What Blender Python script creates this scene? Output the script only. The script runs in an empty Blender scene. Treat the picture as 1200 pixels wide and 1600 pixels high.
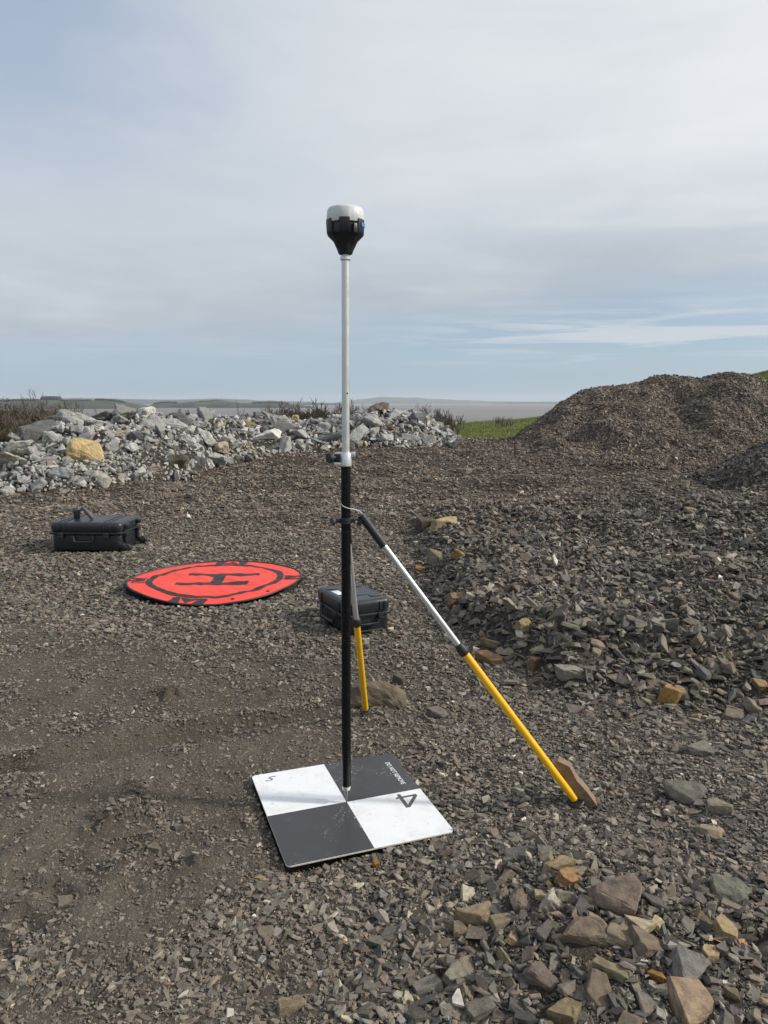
import bpy, bmesh, math, random
import numpy as np
from mathutils import Vector, Matrix, Euler

# ------------------------------------------------------------------ camera, world, sun, exposure
scene = bpy.context.scene
COL = scene.collection
R = math.radians
F_PX, CAM_H, PITCH = 1130.0, 1.5, math.atan((800 - 629) / 1130.0)
cam_d = bpy.data.cameras.new('camera')
cam = bpy.data.objects.new('camera', cam_d); COL.objects.link(cam)
cam.location = (0, 0, CAM_H); cam.rotation_euler = (math.pi / 2 - PITCH, 0, 0)
cam_d.sensor_fit = 'VERTICAL'; cam_d.sensor_height = 24; cam_d.lens = 24 * F_PX / 1600
cam_d.clip_start = .05; cam_d.clip_end = 200000
scene.camera = cam
scene.view_settings.view_transform = 'Standard'; scene.view_settings.look = 'None'
scene.view_settings.exposure = 0; scene.view_settings.gamma = 1
scene.view_settings.use_curve_mapping = False
scene.render.engine = 'CYCLES'
scene.cycles.use_denoising = True
scene.cycles.max_bounces = 5; scene.cycles.diffuse_bounces = 2; scene.cycles.glossy_bounces = 2
scene.cycles.volume_bounces = 1

SUN_EL, SUN_AZ = R(33), R(93)            # azimuth clockwise from the view direction (+Y); the sun stands to the right
SUN_DIR = Vector((math.sin(SUN_AZ) * math.cos(SUN_EL), math.cos(SUN_AZ) * math.cos(SUN_EL), math.sin(SUN_EL)))


class NT:
    """small helper to write node trees"""
    def __init__(s, nt): s.t = nt
    def n(s, typ, **kw):
        nd = s.t.nodes.new(typ)
        for k, v in kw.items(): setattr(nd, k, v)
        return nd
    def put(s, sock, v):
        if v is None: return
        if isinstance(v, bpy.types.NodeSocket): s.t.links.new(v, sock)
        elif hasattr(sock, 'default_value'):
            try: sock.default_value = v
            except Exception:
                sock.default_value = (v, v, v, 1) if not hasattr(v, '__len__') else tuple(v) + (1,)
    def m(s, op, a, b=None, c=None, clamp=False):
        nd = s.n('ShaderNodeMath', operation=op, use_clamp=clamp)
        s.put(nd.inputs[0], a); s.put(nd.inputs[1], b); s.put(nd.inputs[2], c)
        return nd.outputs[0]
    def ss(s, x, a, b, lo=0., hi=1.):
        nd = s.n('ShaderNodeMapRange', interpolation_type='SMOOTHSTEP')
        for i, v in enumerate((x, a, b, lo, hi)): s.put(nd.inputs[i], v)
        return nd.outputs[0]
    def mix(s, f, a, b, blend='MIX'):
        nd = s.n('ShaderNodeMix', data_type='RGBA', blend_type=blend)
        s.put(nd.inputs[0], f); s.put(nd.inputs[6], a); s.put(nd.inputs[7], b)
        return nd.outputs[2]
    def noise(s, vec, scale, detail=4, rough=.55, dist=0.):
        nd = s.n('ShaderNodeTexNoise')
        s.put(nd.inputs['Vector'], vec); nd.inputs['Scale'].default_value = scale
        nd.inputs['Detail'].default_value = detail; nd.inputs['Roughness'].default_value = rough
        nd.inputs['Distortion'].default_value = dist
        return nd.outputs[0]
    def comb(s, x, y, z):
        nd = s.n('ShaderNodeCombineXYZ')
        for i, v in enumerate((x, y, z)): s.put(nd.inputs[i], v)
        return nd.outputs[0]
    def sep(s, v):
        nd = s.n('ShaderNodeSeparateXYZ'); s.put(nd.inputs[0], v); return nd.outputs
    def bump(s, h, dist, strength=1.):
        nd = s.n('ShaderNodeBump'); nd.inputs['Strength'].default_value = strength
        nd.inputs['Distance'].default_value = dist; s.put(nd.inputs['Height'], h)
        return nd.outputs[0]


world = bpy.data.worlds.new('World'); scene.world = world; world.use_nodes = True
world.node_tree.nodes.clear()
w = NT(world.node_tree)
SKY_STRENGTH = .1
def k(r, g, b): return (r / SKY_STRENGTH, g / SKY_STRENGTH, b / SKY_STRENGTH, 1)
sky = w.n('ShaderNodeTexSky', sky_type='NISHITA', sun_disc=False)
sky.sun_elevation = SUN_EL; sky.sun_rotation = SUN_AZ; sky.air_density = 1.0; sky.dust_density = 1.6; sky.ozone_density = 1.0
gen = w.n('ShaderNodeTexCoord').outputs['Generated']
dx, dy, dz = w.sep(gen)
den = w.m('ADD', w.m('MAXIMUM', dz, 0.), .11)
px_, py_ = w.m('DIVIDE', dx, den), w.m('DIVIDE', dy, den)
P = w.comb(px_, py_, 0.)
n_big = w.noise(P, .55, 3, .5)
n_mid = w.noise(P, 1.5, 5, .55, .3)
n_str = w.noise(w.comb(w.m('MULTIPLY', dx, 5.), w.m('MULTIPLY', dy, 2.), w.m('MULTIPLY', dz, 75.)), 1.0, 6, .62, .6)
n_wide = w.noise(w.comb(w.m('MULTIPLY', dx, 2.), w.m('MULTIPLY', dy, 2.), w.m('MULTIPLY', dz, 14.)), 1.0, 4, .55, .4)
sdot = w.m('ADD', w.m('ADD', w.m('MULTIPLY', dx, SUN_DIR.x), w.m('MULTIPLY', dy, SUN_DIR.y)), w.m('MULTIPLY', dz, SUN_DIR.z))
# clear air below and between the clouds
clear = w.mix(w.ss(dz, 0., .28), k(.44, .605, .765), k(.29, .41, .68))
clear = w.mix(.35, clear, sky.outputs[0])
# edge of the cloud deck: higher on the sun side
e0 = w.m('ADD', w.ss(dx, -.35, .45, .055, .125), w.m('MULTIPLY', w.m('SUBTRACT', n_wide, .5), .10))
deck = w.ss(dz, w.m('SUBTRACT', e0, .035), w.m('ADD', e0, .045))
hole = w.ss(w.m('ADD', w.m('MULTIPLY', dx, -1.), w.m('MULTIPLY', w.m('SUBTRACT', n_mid, .5), .9)), .02, .50)
hole = w.m('MULTIPLY', hole, w.ss(dz, .16, .38))
deck = w.m('MULTIPLY', deck, w.m('SUBTRACT', 1.0, w.m('MULTIPLY', hole, .60)))
# brightness of the deck: lit from the sun side, greyer belly just above its edge
belly = w.m('SUBTRACT', 1.0, w.ss(w.m('SUBTRACT', dz, e0), .02, .20))
belly = w.m('MULTIPLY', belly, w.ss(n_wide, .26, .56))
t = w.m('ADD', w.m('MULTIPLY', w.ss(sdot, -.25, .85), .60), w.m('MULTIPLY', w.m('SUBTRACT', n_mid, .5), .55))
t = w.m('ADD', t, w.m('MULTIPLY', w.m('SUBTRACT', n_wide, .5), .45))
t = w.m('SUBTRACT', w.m('ADD', t, .42), w.m('MULTIPLY', w.m('MULTIPLY', belly, w.ss(dx, -.3, .35, .55, 1.)), .72), clamp=True)
cloud = w.mix(t, k(.455, .525, .595), k(.83, .855, .885))
col = w.mix(deck, clear, cloud)
# thin bright streaks under the deck
st = w.m('MULTIPLY', w.ss(n_str, .44, .62), w.m('MULTIPLY', w.ss(dz, .035, .08), w.ss(dz, .16, .10)))
st = w.m('MULTIPLY', w.m('MULTIPLY', st, w.ss(dx, -.3, .3, .3, 1.)), w.m('SUBTRACT', 1.0, deck))
col = w.mix(w.m('MULTIPLY', st, .75), col, k(.66, .70, .735))
bg = w.n('ShaderNodeBackground'); bg.inputs[1].default_value = SKY_STRENGTH
w.put(bg.inputs[0], col)
w.t.links.new(bg.outputs[0], w.n('ShaderNodeOutputWorld').inputs[0])

sd = bpy.data.lights.new('sun', 'SUN'); sd.energy = 3.6; sd.angle = R(4); sd.color = (1, .94, .85)
sun = bpy.data.objects.new('sun', sd); COL.objects.link(sun)
sun.rotation_euler = (-SUN_DIR).to_track_quat('-Z', 'Y').to_euler(); sun.location = (8, -3, 12)


# ------------------------------------------------------------------ helpers
def tag(o, label=None, cat=None, group=None, kind=None):
    if label: o['label'] = label
    if cat: o['category'] = cat
    if group: o['group'] = group
    if kind: o['kind'] = kind
    return o

def link(name, me, mat=None, parent=None, loc=(0, 0, 0), rot=(0, 0, 0)):
    if mat and not me.materials: me.materials.append(mat)
    o = bpy.data.objects.new(name, me); COL.objects.link(o)
    o.location = loc; o.rotation_euler = rot
    if parent: o.parent = parent
    return o

def empty(name, loc, rot=(0, 0, 0)):
    o = bpy.data.objects.new(name, None); COL.objects.link(o)
    o.location = loc; o.rotation_euler = rot; o.empty_display_size = .1
    return o

def bm_mesh(bm, name, smooth=None):
    me = bpy.data.meshes.new(name); bm.normal_update(); bm.to_mesh(me); bm.free()
    if smooth is not None:
        me.polygons.foreach_set('use_smooth', [True] * len(me.polygons))
        try: me.set_sharp_from_angle(angle=R(smooth))
        except Exception: pass
    return me

def np_mesh(name, verts, faces, smooth=False):
    me = bpy.data.meshes.new(name)
    v = np.asarray(verts, np.float32).reshape(-1, 3); f = np.asarray(faces, np.int32)
    me.vertices.add(len(v)); me.vertices.foreach_set('co', v.ravel())
    if len(f):
        nf, ns = f.shape
        me.loops.add(nf * ns); me.loops.foreach_set('vertex_index', f.ravel())
        me.polygons.add(nf); me.polygons.foreach_set('loop_start', np.arange(nf, dtype=np.int32) * ns)
        me.polygons.foreach_set('use_smooth', np.full(nf, smooth))
    me.update(calc_edges=True); return me

def add_tube(bm, p0, p1, r0, r1=None, seg=16, caps=True):
    p0, p1 = Vector(p0), Vector(p1); r1 = r0 if r1 is None else r1
    q = (p1 - p0).to_track_quat('Z', 'Y')
    rings = []
    for p, r in ((p0, r0), (p1, r1)):
        rings.append([bm.verts.new(p + q @ Vector((r * math.cos(a), r * math.sin(a), 0))) for a in [2 * math.pi * i / seg for i in range(seg)]])
    for i in range(seg):
        bm.faces.new((rings[0][i], rings[0][(i + 1) % seg], rings[1][(i + 1) % seg], rings[1][i]))
    if caps:
        bm.faces.new(rings[0][::-1]); bm.faces.new(rings[1])

def add_lathe(bm, prof, base=(0, 0, 0), seg=24, quat=None):
    base = Vector(base); rings = []
    for r, z in prof:
        ring = []
        for i in range(seg):
            a = 2 * math.pi * i / seg; p = Vector((r * math.cos(a), r * math.sin(a), z))
            ring.append(bm.verts.new(base + (quat @ p if quat else p)))
        rings.append(ring)
    for j in range(len(rings) - 1):
        for i in range(seg):
            bm.faces.new((rings[j][i], rings[j][(i + 1) % seg], rings[j + 1][(i + 1) % seg], rings[j + 1][i]))
    bm.faces.new(rings[0][::-1]); bm.faces.new(rings[-1])

def add_box(bm, c, s, bevel=0, rot=None, seg=2):
    mat = Matrix.Translation(c) @ (rot.to_4x4() if rot else Matrix.Identity(4)) @ Matrix.Diagonal((s[0], s[1], s[2], 1))
    g = bmesh.ops.create_cube(bm, size=1, matrix=mat)
    if bevel:
        es = list({e for v in g['verts'] for e in v.link_edges})
        bmesh.ops.bevel(bm, geom=es, offset=bevel, segments=seg, profile=.5, affect='EDGES')

def add_path(bm, pts, r, seg=8):
    pts = [Vector(p) for p in pts]; rings = []
    for i, p in enumerate(pts):
        d = (pts[min(i + 1, len(pts) - 1)] - pts[max(i - 1, 0)]).normalized()
        q = d.to_track_quat('Z', 'Y')
        rings.append([bm.verts.new(p + q @ Vector((r * math.cos(2 * math.pi * k_ / seg), r * math.sin(2 * math.pi * k_ / seg), 0))) for k_ in range(seg)])
    for a, b in zip(rings, rings[1:]):
        # rings may twist: pick the offset that keeps quads straight
        off = min(range(seg), key=lambda o: sum((a[i].co - b[(i + o) % seg].co).length for i in range(seg)))
        for i in range(seg):
            bm.faces.new((a[i], a[(i + 1) % seg], b[(i + 1 + off) % seg], b[(i + off) % seg]))
    bm.faces.new(rings[0][::-1]); bm.faces.new(rings[-1])

# smooth gradient noise in numpy
_rng = np.random.default_rng(11)
_PERM = np.tile(_rng.permutation(1024), 3)
_GA = _rng.uniform(0, 2 * np.pi, 1024)
def gnoise(x, y, seed=0):
    x = np.asarray(x, float) + seed * 17.31; y = np.asarray(y, float) - seed * 9.77
    xi = np.floor(x).astype(np.int64); yi = np.floor(y).astype(np.int64); fx, fy = x - xi, y - yi
    u = fx * fx * fx * (fx * (fx * 6 - 15) + 10); v = fy * fy * fy * (fy * (fy * 6 - 15) + 10)
    def g(ix, iy, ax, ay):
        a = _GA[_PERM[_PERM[ix & 1023] + (iy & 1023)]]
        return np.cos(a) * ax + np.sin(a) * ay
    n0 = g(xi, yi, fx, fy) * (1 - u) + g(xi + 1, yi, fx - 1, fy) * u
    n1 = g(xi, yi + 1, fx, fy - 1) * (1 - u) + g(xi + 1, yi + 1, fx - 1, fy - 1) * u
    return (n0 * (1 - v) + n1 * v) * 1.5
def fbm(x, y, oct=4, seed=0, rough=.5):
    s, a = 0, 1.
    for i in range(oct):
        s = s + a * gnoise(x * 2 ** i, y * 2 ** i, seed + i); a *= rough
    return s
def sstep(x, a, b):
    t_ = np.clip((np.asarray(x, float) - a) / (b - a), 0, 1); return t_ * t_ * (3 - 2 * t_)

# ------------------------------------------------------------------ the lie of the land (metres; camera foot at the origin, +Y into the picture)
BOARD_C, BOARD_YAW = np.array([-.1397, 2.5137]), .3664
PAD_C = np.array([-1.40, 5.88])
CASE_L, CASE_S = (-2.98, 7.38), (-.215, 4.775)
FOOT_R, FOOT_B = np.array([.715, 2.50]), np.array([-.09, 3.36])
RUT_A, RUT_B = np.array([-1.59, 2.81]), np.array([-.61, 3.23])

def bearing(x, y): return 600 + 1143 * np.asarray(x, float) / np.maximum(y, .3)   # a scale of direction seen from the camera foot

def h_base(x, y):
    x = np.asarray(x, float); y = np.asarray(y, float)
    yard = .03 * np.logaddexp(0, (y - 8) / .8) * .8
    yard = yard + .20 * sstep(y, 13, 17.5) * np.exp(-((x - .6) / 4.2) ** 2)
    u = x - 3.5
    fld = .12 + np.where(u > 0, .07 * u + .0052 * u * u, .05 * u)
    fld = np.clip(fld, -1.6, 5)
    b = sstep(y, 18.5, 25)
    z = yard * (1 - b) + fld * b
    z = z - np.maximum(y - 43, 0) * .105 - np.maximum(np.hypot(x, y) - 150, 0) * .02
    # low terrace of coarse shale on the right, its broken front facing the camera
    toe = np.interp(x, [-.2, .35, .58, 1.0, 1.55, 1.9, 3.2, 6], [6.4, 5.5, 4.4, 3.6, 3.35, 3.32, 3.2, 3.2]) + .12 * fbm(x * 1.3, y * .7, 2, 31)
    tr = sstep(y - toe, -.05, .55) * sstep(x, .25, .75) * (1 - sstep(y, 7, 12))
    z = z + tr * (.19 + .07 * fbm(x * 1.1, y * 1.1, 3, 5))
    # small heap of bigger stones close by on the right
    z = z + .115 * np.exp(-(((x - .66) / .44) ** 2 + ((y - 1.86) / .34) ** 2)) + .07 * np.exp(-(((x - 1.5) / .5) ** 2 + ((y - 2.2) / .5) ** 2))
    # shale windrows between terrace and heap
    z = z + .17 * np.exp(-((y - 9.2 - .25 * (x - 2)) / .7) ** 2) * sstep(x, .8, 2.2) + .30 * np.exp(-(((x - 4.4) / 1.6) ** 2 + ((y - 7.6) / .8) ** 2))
    # scraped strip with a low bank behind it, before the brown heap
    z = z - .10 * np.exp(-((y - 10.6 + .25 * (x - 2.4)) / .55) ** 2) * np.exp(-((x - 2.2) / 1.5) ** 2) + .14 * np.exp(-((y - 11.9 + .15 * (x - 2.4)) / .45) ** 2) * np.exp(-((x - 2.4) / 1.8) ** 2)
    # undulation, calm where things stand
    calm = np.ones_like(z)
    for c, r in ((BOARD_C, .55), (PAD_C, 1.0), (CASE_L, .7), (CASE_S, .45)):
        calm = calm * (1 - .92 * np.exp(-(((x - c[0]) ** 2 + (y - c[1]) ** 2) / (r * r)) ** 2))
    near = 1 - sstep(y, 20, 30)
    z = z + calm * near * ((.035 + .05 * sstep(y, 6, 11) + .05 * sstep(y, 7, 10) * sstep(x, 1, 4)) * fbm(x * .9, y * .9, 3, 1) + .012 * fbm(x * 4.5, y * 4.5, 3, 7))
    z = z + (1 - near) * .10 * fbm(x * .25, y * .25, 3, 3)
    # wheel ruts across the dirt
    d = RUT_B - RUT_A; L = np.hypot(*d); d = d / L
    s = (x - RUT_A[0]) * d[0] + (y - RUT_A[1]) * d[1]; q = -(x - RUT_A[0]) * d[1] + (y - RUT_A[1]) * d[0]
    q = q + .03 * gnoise(s * 1.7, s * 0 + 3.3, 2) - .03 * s * s
    along = sstep(s, -1.5, -.5) * (1 - sstep(s, 1.1, 1.7))
    z = z + along * (-.05 * np.exp(-((q + .035) / .045) ** 2) + .040 * np.exp(-((q - .05) / .045) ** 2))
    # tread prints, lower left
    s2 = (x + 1.05) * .32 + (y - 2.1) * .95; q2 = (x + 1.05) * .95 - (y - 2.1) * .32
    m2 = np.exp(-((q2 + .02) / .16) ** 4) * sstep(s2, -.9, -.6) * (1 - sstep(s2, .15, .35))
    z = z + m2 * (-.012 + .016 * np.sin(s2 * 52 + 9 * np.abs(q2)) * (.6 + .8 * gnoise(s2 * 4, q2 * 4, 9)))
    z = z + .020 * np.exp(-((np.abs(q2 + .02) - .2) / .05) ** 2) * sstep(s2, -.9, -.6) * (1 - sstep(s2, .15, .35))
    return z + far_clods(x, y)

CLODS = [(-.63, 3.62, .10, .045), (-1.13, 3.55, .09, .05), (-1.62, 3.58, .08, .035), (-.98, 2.42, .07, .05), (-.80, 2.30, .05, .03), (-.62, 2.17, .05, .03),
         (-.95, 2.62, .06, .035), (-.45, 2.75, .05, .02), (-1.45, 2.35, .08, .03), (-.70, 2.62, .05, .025), (-.5, 2.42, .05, .02), (1.02, 1.78, .07, .04)]
def far_clods(x, y):
    z = 0
    for cx, cy, r, h in CLODS:
        g = np.exp(-(((x - cx) ** 2 + (y - cy) ** 2) / (r * r)))
        z = z + .75 * h * g * np.maximum(0, .6 + 1.5 * fbm(x * 20, y * 20, 3, 21))
    return z

MOUND_B = [700, 760, 800, 830, 855, 880, 905, 960, 1020, 1050, 1080, 1130, 1165, 1185, 1215, 1300, 1420, 1600, 1800]
MOUND_Y = [724, 714, 699, 673, 649, 628, 615, 609, 595, 595, 594.5, 590, 590, 605, 624, 626, 640, 684, 724]
def h_mound(x, y):
    b = bearing(x, y)
    yc = 20 + .8 * gnoise(b * .004, b * 0, 4)
    top = 1.5 + yc * (629 - np.interp(b, MOUND_B, MOUND_Y)) / 1130
    foot_z = .33; yf = 14.2 + .5 * gnoise(b * .006, b * 0 + 5, 6)
    t_ = np.clip((y - yf) / (yc - yf), 0, 1)
    f = t_ * .75 + .25 * (t_ * t_ * (3 - 2 * t_)); f = np.where(t_ < 1, f, 1)
    back = 1 - np.clip((y - yc - .4) / 4.5, 0, 1)
    rise = np.maximum(top - foot_z, 0) * f * back
    fold = .20 * np.exp(-((b - 985 + 70 * t_ + 14 * gnoise(y * .9, y * 0 + 2, 5)) / 34) ** 2) - .20 * np.exp(-((b - 930 + 50 * t_) / 40) ** 2) - .10 * np.exp(-((b - 1075 + 30 * t_) / 38) ** 2) + .16 * np.exp(-((b - 1135) / 40) ** 2)
    gully = .20 * fbm(x * .8, y * .45, 3, 41) * 1.0 + fold * np.sin(np.clip(t_, 0, 1) * np.pi)
    gully = gully * np.clip(t_ * 3, 0, 1) * (1 - np.clip((t_ - .75) * 4, 0, 1)) * (rise > .02)
    return np.where((b > 690) & (b < 1800), rise + gully * np.minimum(rise * 2, 1), 0)

def h_side(x, y):
    """the darker heap that comes in from the right edge"""
    d = ((x - 8.2) / 2.9) ** 2 + ((y - 12.3) / 1.7) ** 2
    return np.maximum(0, 1.75 * (1 - np.sqrt(d))) * (1 + .15 * fbm(x, y, 2, 51)) * (d < 1) * .9

PILE_B = [-60, -20, 0, 40, 75, 130, 180, 225, 300, 400, 480, 560, 600, 650, 690, 712, 728]
PILE_Y = [735, 716, 699, 676, 661, 655, 651, 648, 655, 656, 667, 660, 650, 656, 674, 690, 702]
PB = [-60, 0, 100, 180, 230, 300, 340, 400, 480, 600, 728]
def pile_frame(b):
    return np.interp(b, PB, [10.7, 10.8, 11.0, 11.6, 12.4, 13.0, 14.5, 15.5, 16.3, 16.9, 17.3]), np.interp(b, PB, [13.8, 14.0, 14.4, 14.9, 15.4, 16.0, 16.9, 17.8, 18.4, 19.0, 19.2])
def h_pile(x, y):
    b = bearing(x, y); y0, yc = pile_frame(b)
    top = 1.5 + yc * (629 - np.interp(b, PILE_B, PILE_Y)) / 1130
    t_ = np.clip((y - y0) / (yc - y0), 0, 1); f = np.sin(t_ * np.pi / 2) ** .9
    back = 1 - np.clip((y - yc - .3) / 2.2, 0, 1)
    base = .03 * np.maximum(y - 8, 0)
    rise = np.maximum(top - base - .05, 0) * f * back
    return np.where((b > -60) & (b < 728), rise * (1 + .12 * fbm(x * 1.5, y * 1.5, 3, 61)), 0)

def h_full(x, y): return h_base(x, y) + np.maximum(np.maximum(h_mound(x, y), h_pile(x, y)), h_side(x, y))

def cam_ray(px, py):
    c, s = math.cos(PITCH), math.sin(PITCH)
    a, b = (px - 600) / F_PX, (800 - py) / F_PX
    return np.array([a, c + b * s, -s + b * c])
def spot(px, py, lo=1.2, hi=60):
    """where a line of sight from the camera meets the ground"""
    d = cam_ray(px, py); y = np.geomspace(lo, hi, 4000); t_ = y / d[1]
    zz = CAM_H + t_ * d[2]; gap = zz - h_full(t_ * d[0], y)
    i = np.argmax(gap < 0) if (gap < 0).any() else len(y) - 1
    return np.array([t_[i] * d[0], y[i], zz[i]])

PAD_ANG = np.array([-160, -141, -107, -82, -65, -40, -7, 9, 24, 54, 88, 111, 140, 178, 200.])
PAD_R = np.array([.725, .672, .660, .728, .705, .672, .700, .722, .712, .700, .745, .775, .722, .728, .725])
def pad_r(th):
    d = (np.degrees(th) + 160) % 360 - 160
    k_ = sum(np.interp((d + o_ + 160) % 360 - 160, PAD_ANG, PAD_R) for o_ in range(-24, 25, 4)) / 13 * .55 + .318
    return k_
def footprint(x, y, g=0.):
    """1 under board, pad and cases"""
    c, s = math.cos(BOARD_YAW), math.sin(BOARD_YAW)
    u = (x - BOARD_C[0]) * c + (y - BOARD_C[1]) * s; v = -(x - BOARD_C[0]) * s + (y - BOARD_C[1]) * c
    m = (np.abs(u) < .296 + g) & (np.abs(v) < .296 + g)
    m |= np.hypot(x - PAD_C[0], y - PAD_C[1]) < pad_r(np.arctan2(y - PAD_C[1], x - PAD_C[0])) - .01 + g
    m |= (np.abs(x - CASE_L[0]) < .38) & (np.abs(y - CASE_L[1]) < .25)
    c, s = math.cos(R(27)), math.sin(R(27))
    u = (x - CASE_S[0]) * c + (y - CASE_S[1]) * s; v = -(x - CASE_S[0]) * s + (y - CASE_S[1]) * c
    m |= (np.abs(u) < .14) & (np.abs(v) < .19)
    return m

def gravelly(x, y):
    """how much loose stone lies on the dirt, 0..1"""
    xb = np.interp(y, [1.3, 1.6, 2.0, 2.5, 3.2, 4.2], [-.30, -.27, -.34, -.34, -.12, .1]) + .25 * fbm(x * 2.2, y * 2.2, 3, 71)
    left = sstep(xb - x, -.22, .30)
    far = sstep(y + .35 * fbm(x * 1.6, y * 1.6, 3, 72) + .25 * np.minimum(x + .4, 0), 3.5, 4.5)
    g = 1 - left * (1 - far)
    track = np.exp(-((y - 3.05 - .25 * (x + .5)) / .22) ** 2) * (1 - sstep(x, -.1, .35))
    g = g * (1 - .75 * track)
    patch = sstep(fbm(x * 2.7, y * 2.7, 3, 73), -.05, .55)
    return np.clip(g + (1 - g) * (.30 + .46 * patch), 0, 1)

# ------------------------------------------------------------------ materials
def material(name):
    m = bpy.data.materials.new(name); m.use_nodes = True; m.node_tree.nodes.clear()
    t_ = NT(m.node_tree); b = t_.n('ShaderNodeBsdfPrincipled'); o = t_.n('ShaderNodeOutputMaterial')
    t_.t.links.new(b.outputs[0], o.inputs[0]); return m, t_, b

def plain(name, col, rough=.5, metal=0., var=.12, scale=30., bump=0., spec=.5, dust=0.):
    m, t_, b = material(name)
    oc = t_.n('ShaderNodeTexCoord').outputs['Object']
    n = t_.noise(oc, scale, 5, .6)
    c = t_.mix(t_.ss(n, .25, .75), tuple(v * (1 - var) for v in col) + (1,), tuple(min(1, v * (1 + var)) for v in col) + (1,))
    if dust:
        g = t_.sep(t_.n('ShaderNodeNewGeometry').outputs['Normal'])[2]
        dm = t_.m('MULTIPLY', t_.ss(t_.noise(oc, scale * .35, 6, .65), .42, .75), t_.m('MULTIPLY', t_.ss(g, -.1, .9), dust))
        c = t_.mix(dm, c, (.20, .17, .13, 1))
    t_.put(b.inputs['Base Color'], c)
    t_.put(b.inputs['Roughness'], t_.ss(n, .2, .8, max(rough - .08, .02), min(rough + .08, 1)))
    b.inputs['Metallic'].default_value = metal; b.inputs['Specular IOR Level'].default_value = spec
    if bump: t_.put(b.inputs['Normal'], t_.bump(t_.noise(oc, scale * 4, 3), bump))
    return m

def stone_material(name, instanced, rust=.25, bumpd=.004, scale=1.0, speck=.3):
    m, t_, b = material(name)
    oc = t_.n('ShaderNodeTexCoord').outputs['Object']
    if instanced:
        at = t_.n('ShaderNodeAttribute', attribute_type='INSTANCER', attribute_name='tint'); c0 = at.outputs['Color']
        rnd = t_.n('ShaderNodeAttribute', attribute_type='INSTANCER', attribute_name='lot').outputs['Fac']
    else:
        oi = t_.n('ShaderNodeObjectInfo'); c0 = oi.outputs['Color']; rnd = oi.outputs['Random']
    v = t_.n('ShaderNodeVectorMath', operation='ADD'); t_.put(v.inputs[0], oc)
    t_.put(v.inputs[1], t_.comb(t_.m('MULTIPLY', rnd, 37.), t_.m('MULTIPLY', rnd, 91.), t_.m('MULTIPLY', rnd, 13.)))
    n1 = t_.noise(v.outputs[0], 2.2 * scale, 4, .6, .4); n2 = t_.noise(v.outputs[0], 9 * scale, 5, .65); n3 = t_.noise(v.outputs[0], 30 * scale, 3, .6)
    c = t_.mix(t_.ss(n1, .3, .7), t_.mix(1., c0, (.70, .70, .71, 1), 'MULTIPLY'), t_.mix(1., c0, (1.2, 1.18, 1.12, 1), 'MULTIPLY'))
    c = t_.mix(t_.m('MULTIPLY', t_.ss(n2, .48, .72), .35), c, t_.mix(1., c0, (1.5, 1.45, 1.35, 1), 'MULTIPLY'))
    c = t_.mix(t_.m('MULTIPLY', t_.ss(n3, .52, .66), speck), c, t_.mix(1., c0, (.5, .5, .5, 1), 'MULTIPLY'))
    if rust:
        c = t_.mix(t_.m('MULTIPLY', t_.ss(t_.noise(v.outputs[0], 1.1 * scale, 3, .6, .8), .58, .70), rust), c, (.26, .13, .045, 1))
    t_.put(b.inputs['Base Color'], c); b.inputs['Roughness'].default_value = .78; b.inputs['Specular IOR Level'].default_value = .35
    if bumpd:
        hgt = t_.m('ADD', n2, t_.m('MULTIPLY', n3, .45))
        t_.put(b.inputs['Normal'], t_.bump(hgt, bumpd, .8))
    return m

def ground_material():
    m, t_, b = material('dirt_ground')
    oc = t_.n('ShaderNodeTexCoord').outputs['Object']
    g = t_.n('ShaderNodeAttribute', attribute_type='GEOMETRY', attribute_name='zone').outputs['Color']
    gr, gx, gz = t_.sep(g)           # gravel share, slate heap share, grass share
    n1 = t_.noise(oc, 1.3, 5, .6); n2 = t_.noise(oc, 14, 6, .7); n3 = t_.noise(oc, 90, 4, .65); n4 = t_.noise(oc, 320, 2, .6)
    dirt = t_.mix(t_.ss(n1, .3, .7), (.105, .088, .066, 1), (.165, .139, .105, 1))
    dirt = t_.mix(t_.m('MULTIPLY', t_.ss(n2, .5, .75), .5), dirt, (.075, .062, .046, 1))
    dirt = t_.mix(t_.m('MULTIPLY', t_.ss(n3, .54, .66), .75), dirt, (.30, .27, .215, 1))
    dirt = t_.mix(t_.m('MULTIPLY', t_.ss(n4, .44, .32), .8), dirt, (.05, .042, .032, 1))
    grav = t_.mix(t_.ss(n2, .35, .65), (.044, .038, .031, 1), (.085, .074, .060, 1))  # extra dark: crevice shade between the stones is put into this colour
    grav = t_.mix(t_.m('MULTIPLY', t_.ss(n3, .55, .68), .5), grav, (.20, .18, .16, 1))
    slate = t_.mix(t_.ss(n2, .35, .65), (.042, .034, .027, 1), (.08, .066, .052, 1))
    grass = t_.mix(t_.ss(n2, .3, .7), (.10, .13, .03, 1), (.17, .19, .055, 1))
    c = t_.mix(gr, dirt, grav); c = t_.mix(gx, c, slate); c = t_.mix(gz, c, grass)
    t_.put(b.inputs['Base Color'], c); b.inputs['Roughness'].default_value = .92; b.inputs['Specular IOR Level'].default_value = .25
    hgt = t_.m('ADD', t_.m('MULTIPLY', n2, 1.6), t_.m('ADD', t_.m('MULTIPLY', n3, .7), t_.m('MULTIPLY', n4, .28)))
    t_.put(b.inputs['Normal'], t_.bump(hgt, .018, 1.))
    return m

M_GROUND = ground_material()
M_GRAVEL = stone_material('loose_shale', True, 0, 0, 1.2)
M_SHALE = stone_material('shale', False, .30, .006, 2.0)
M_SHALE_FAR = stone_material('shale_smooth', False, .15, 0, 2.0)
M_LIME = stone_material('limestone', False, .15, .06, 1.6, .5)
M_LIME_BITS = stone_material('limestone_bits', True, 0, 0, .8)

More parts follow.
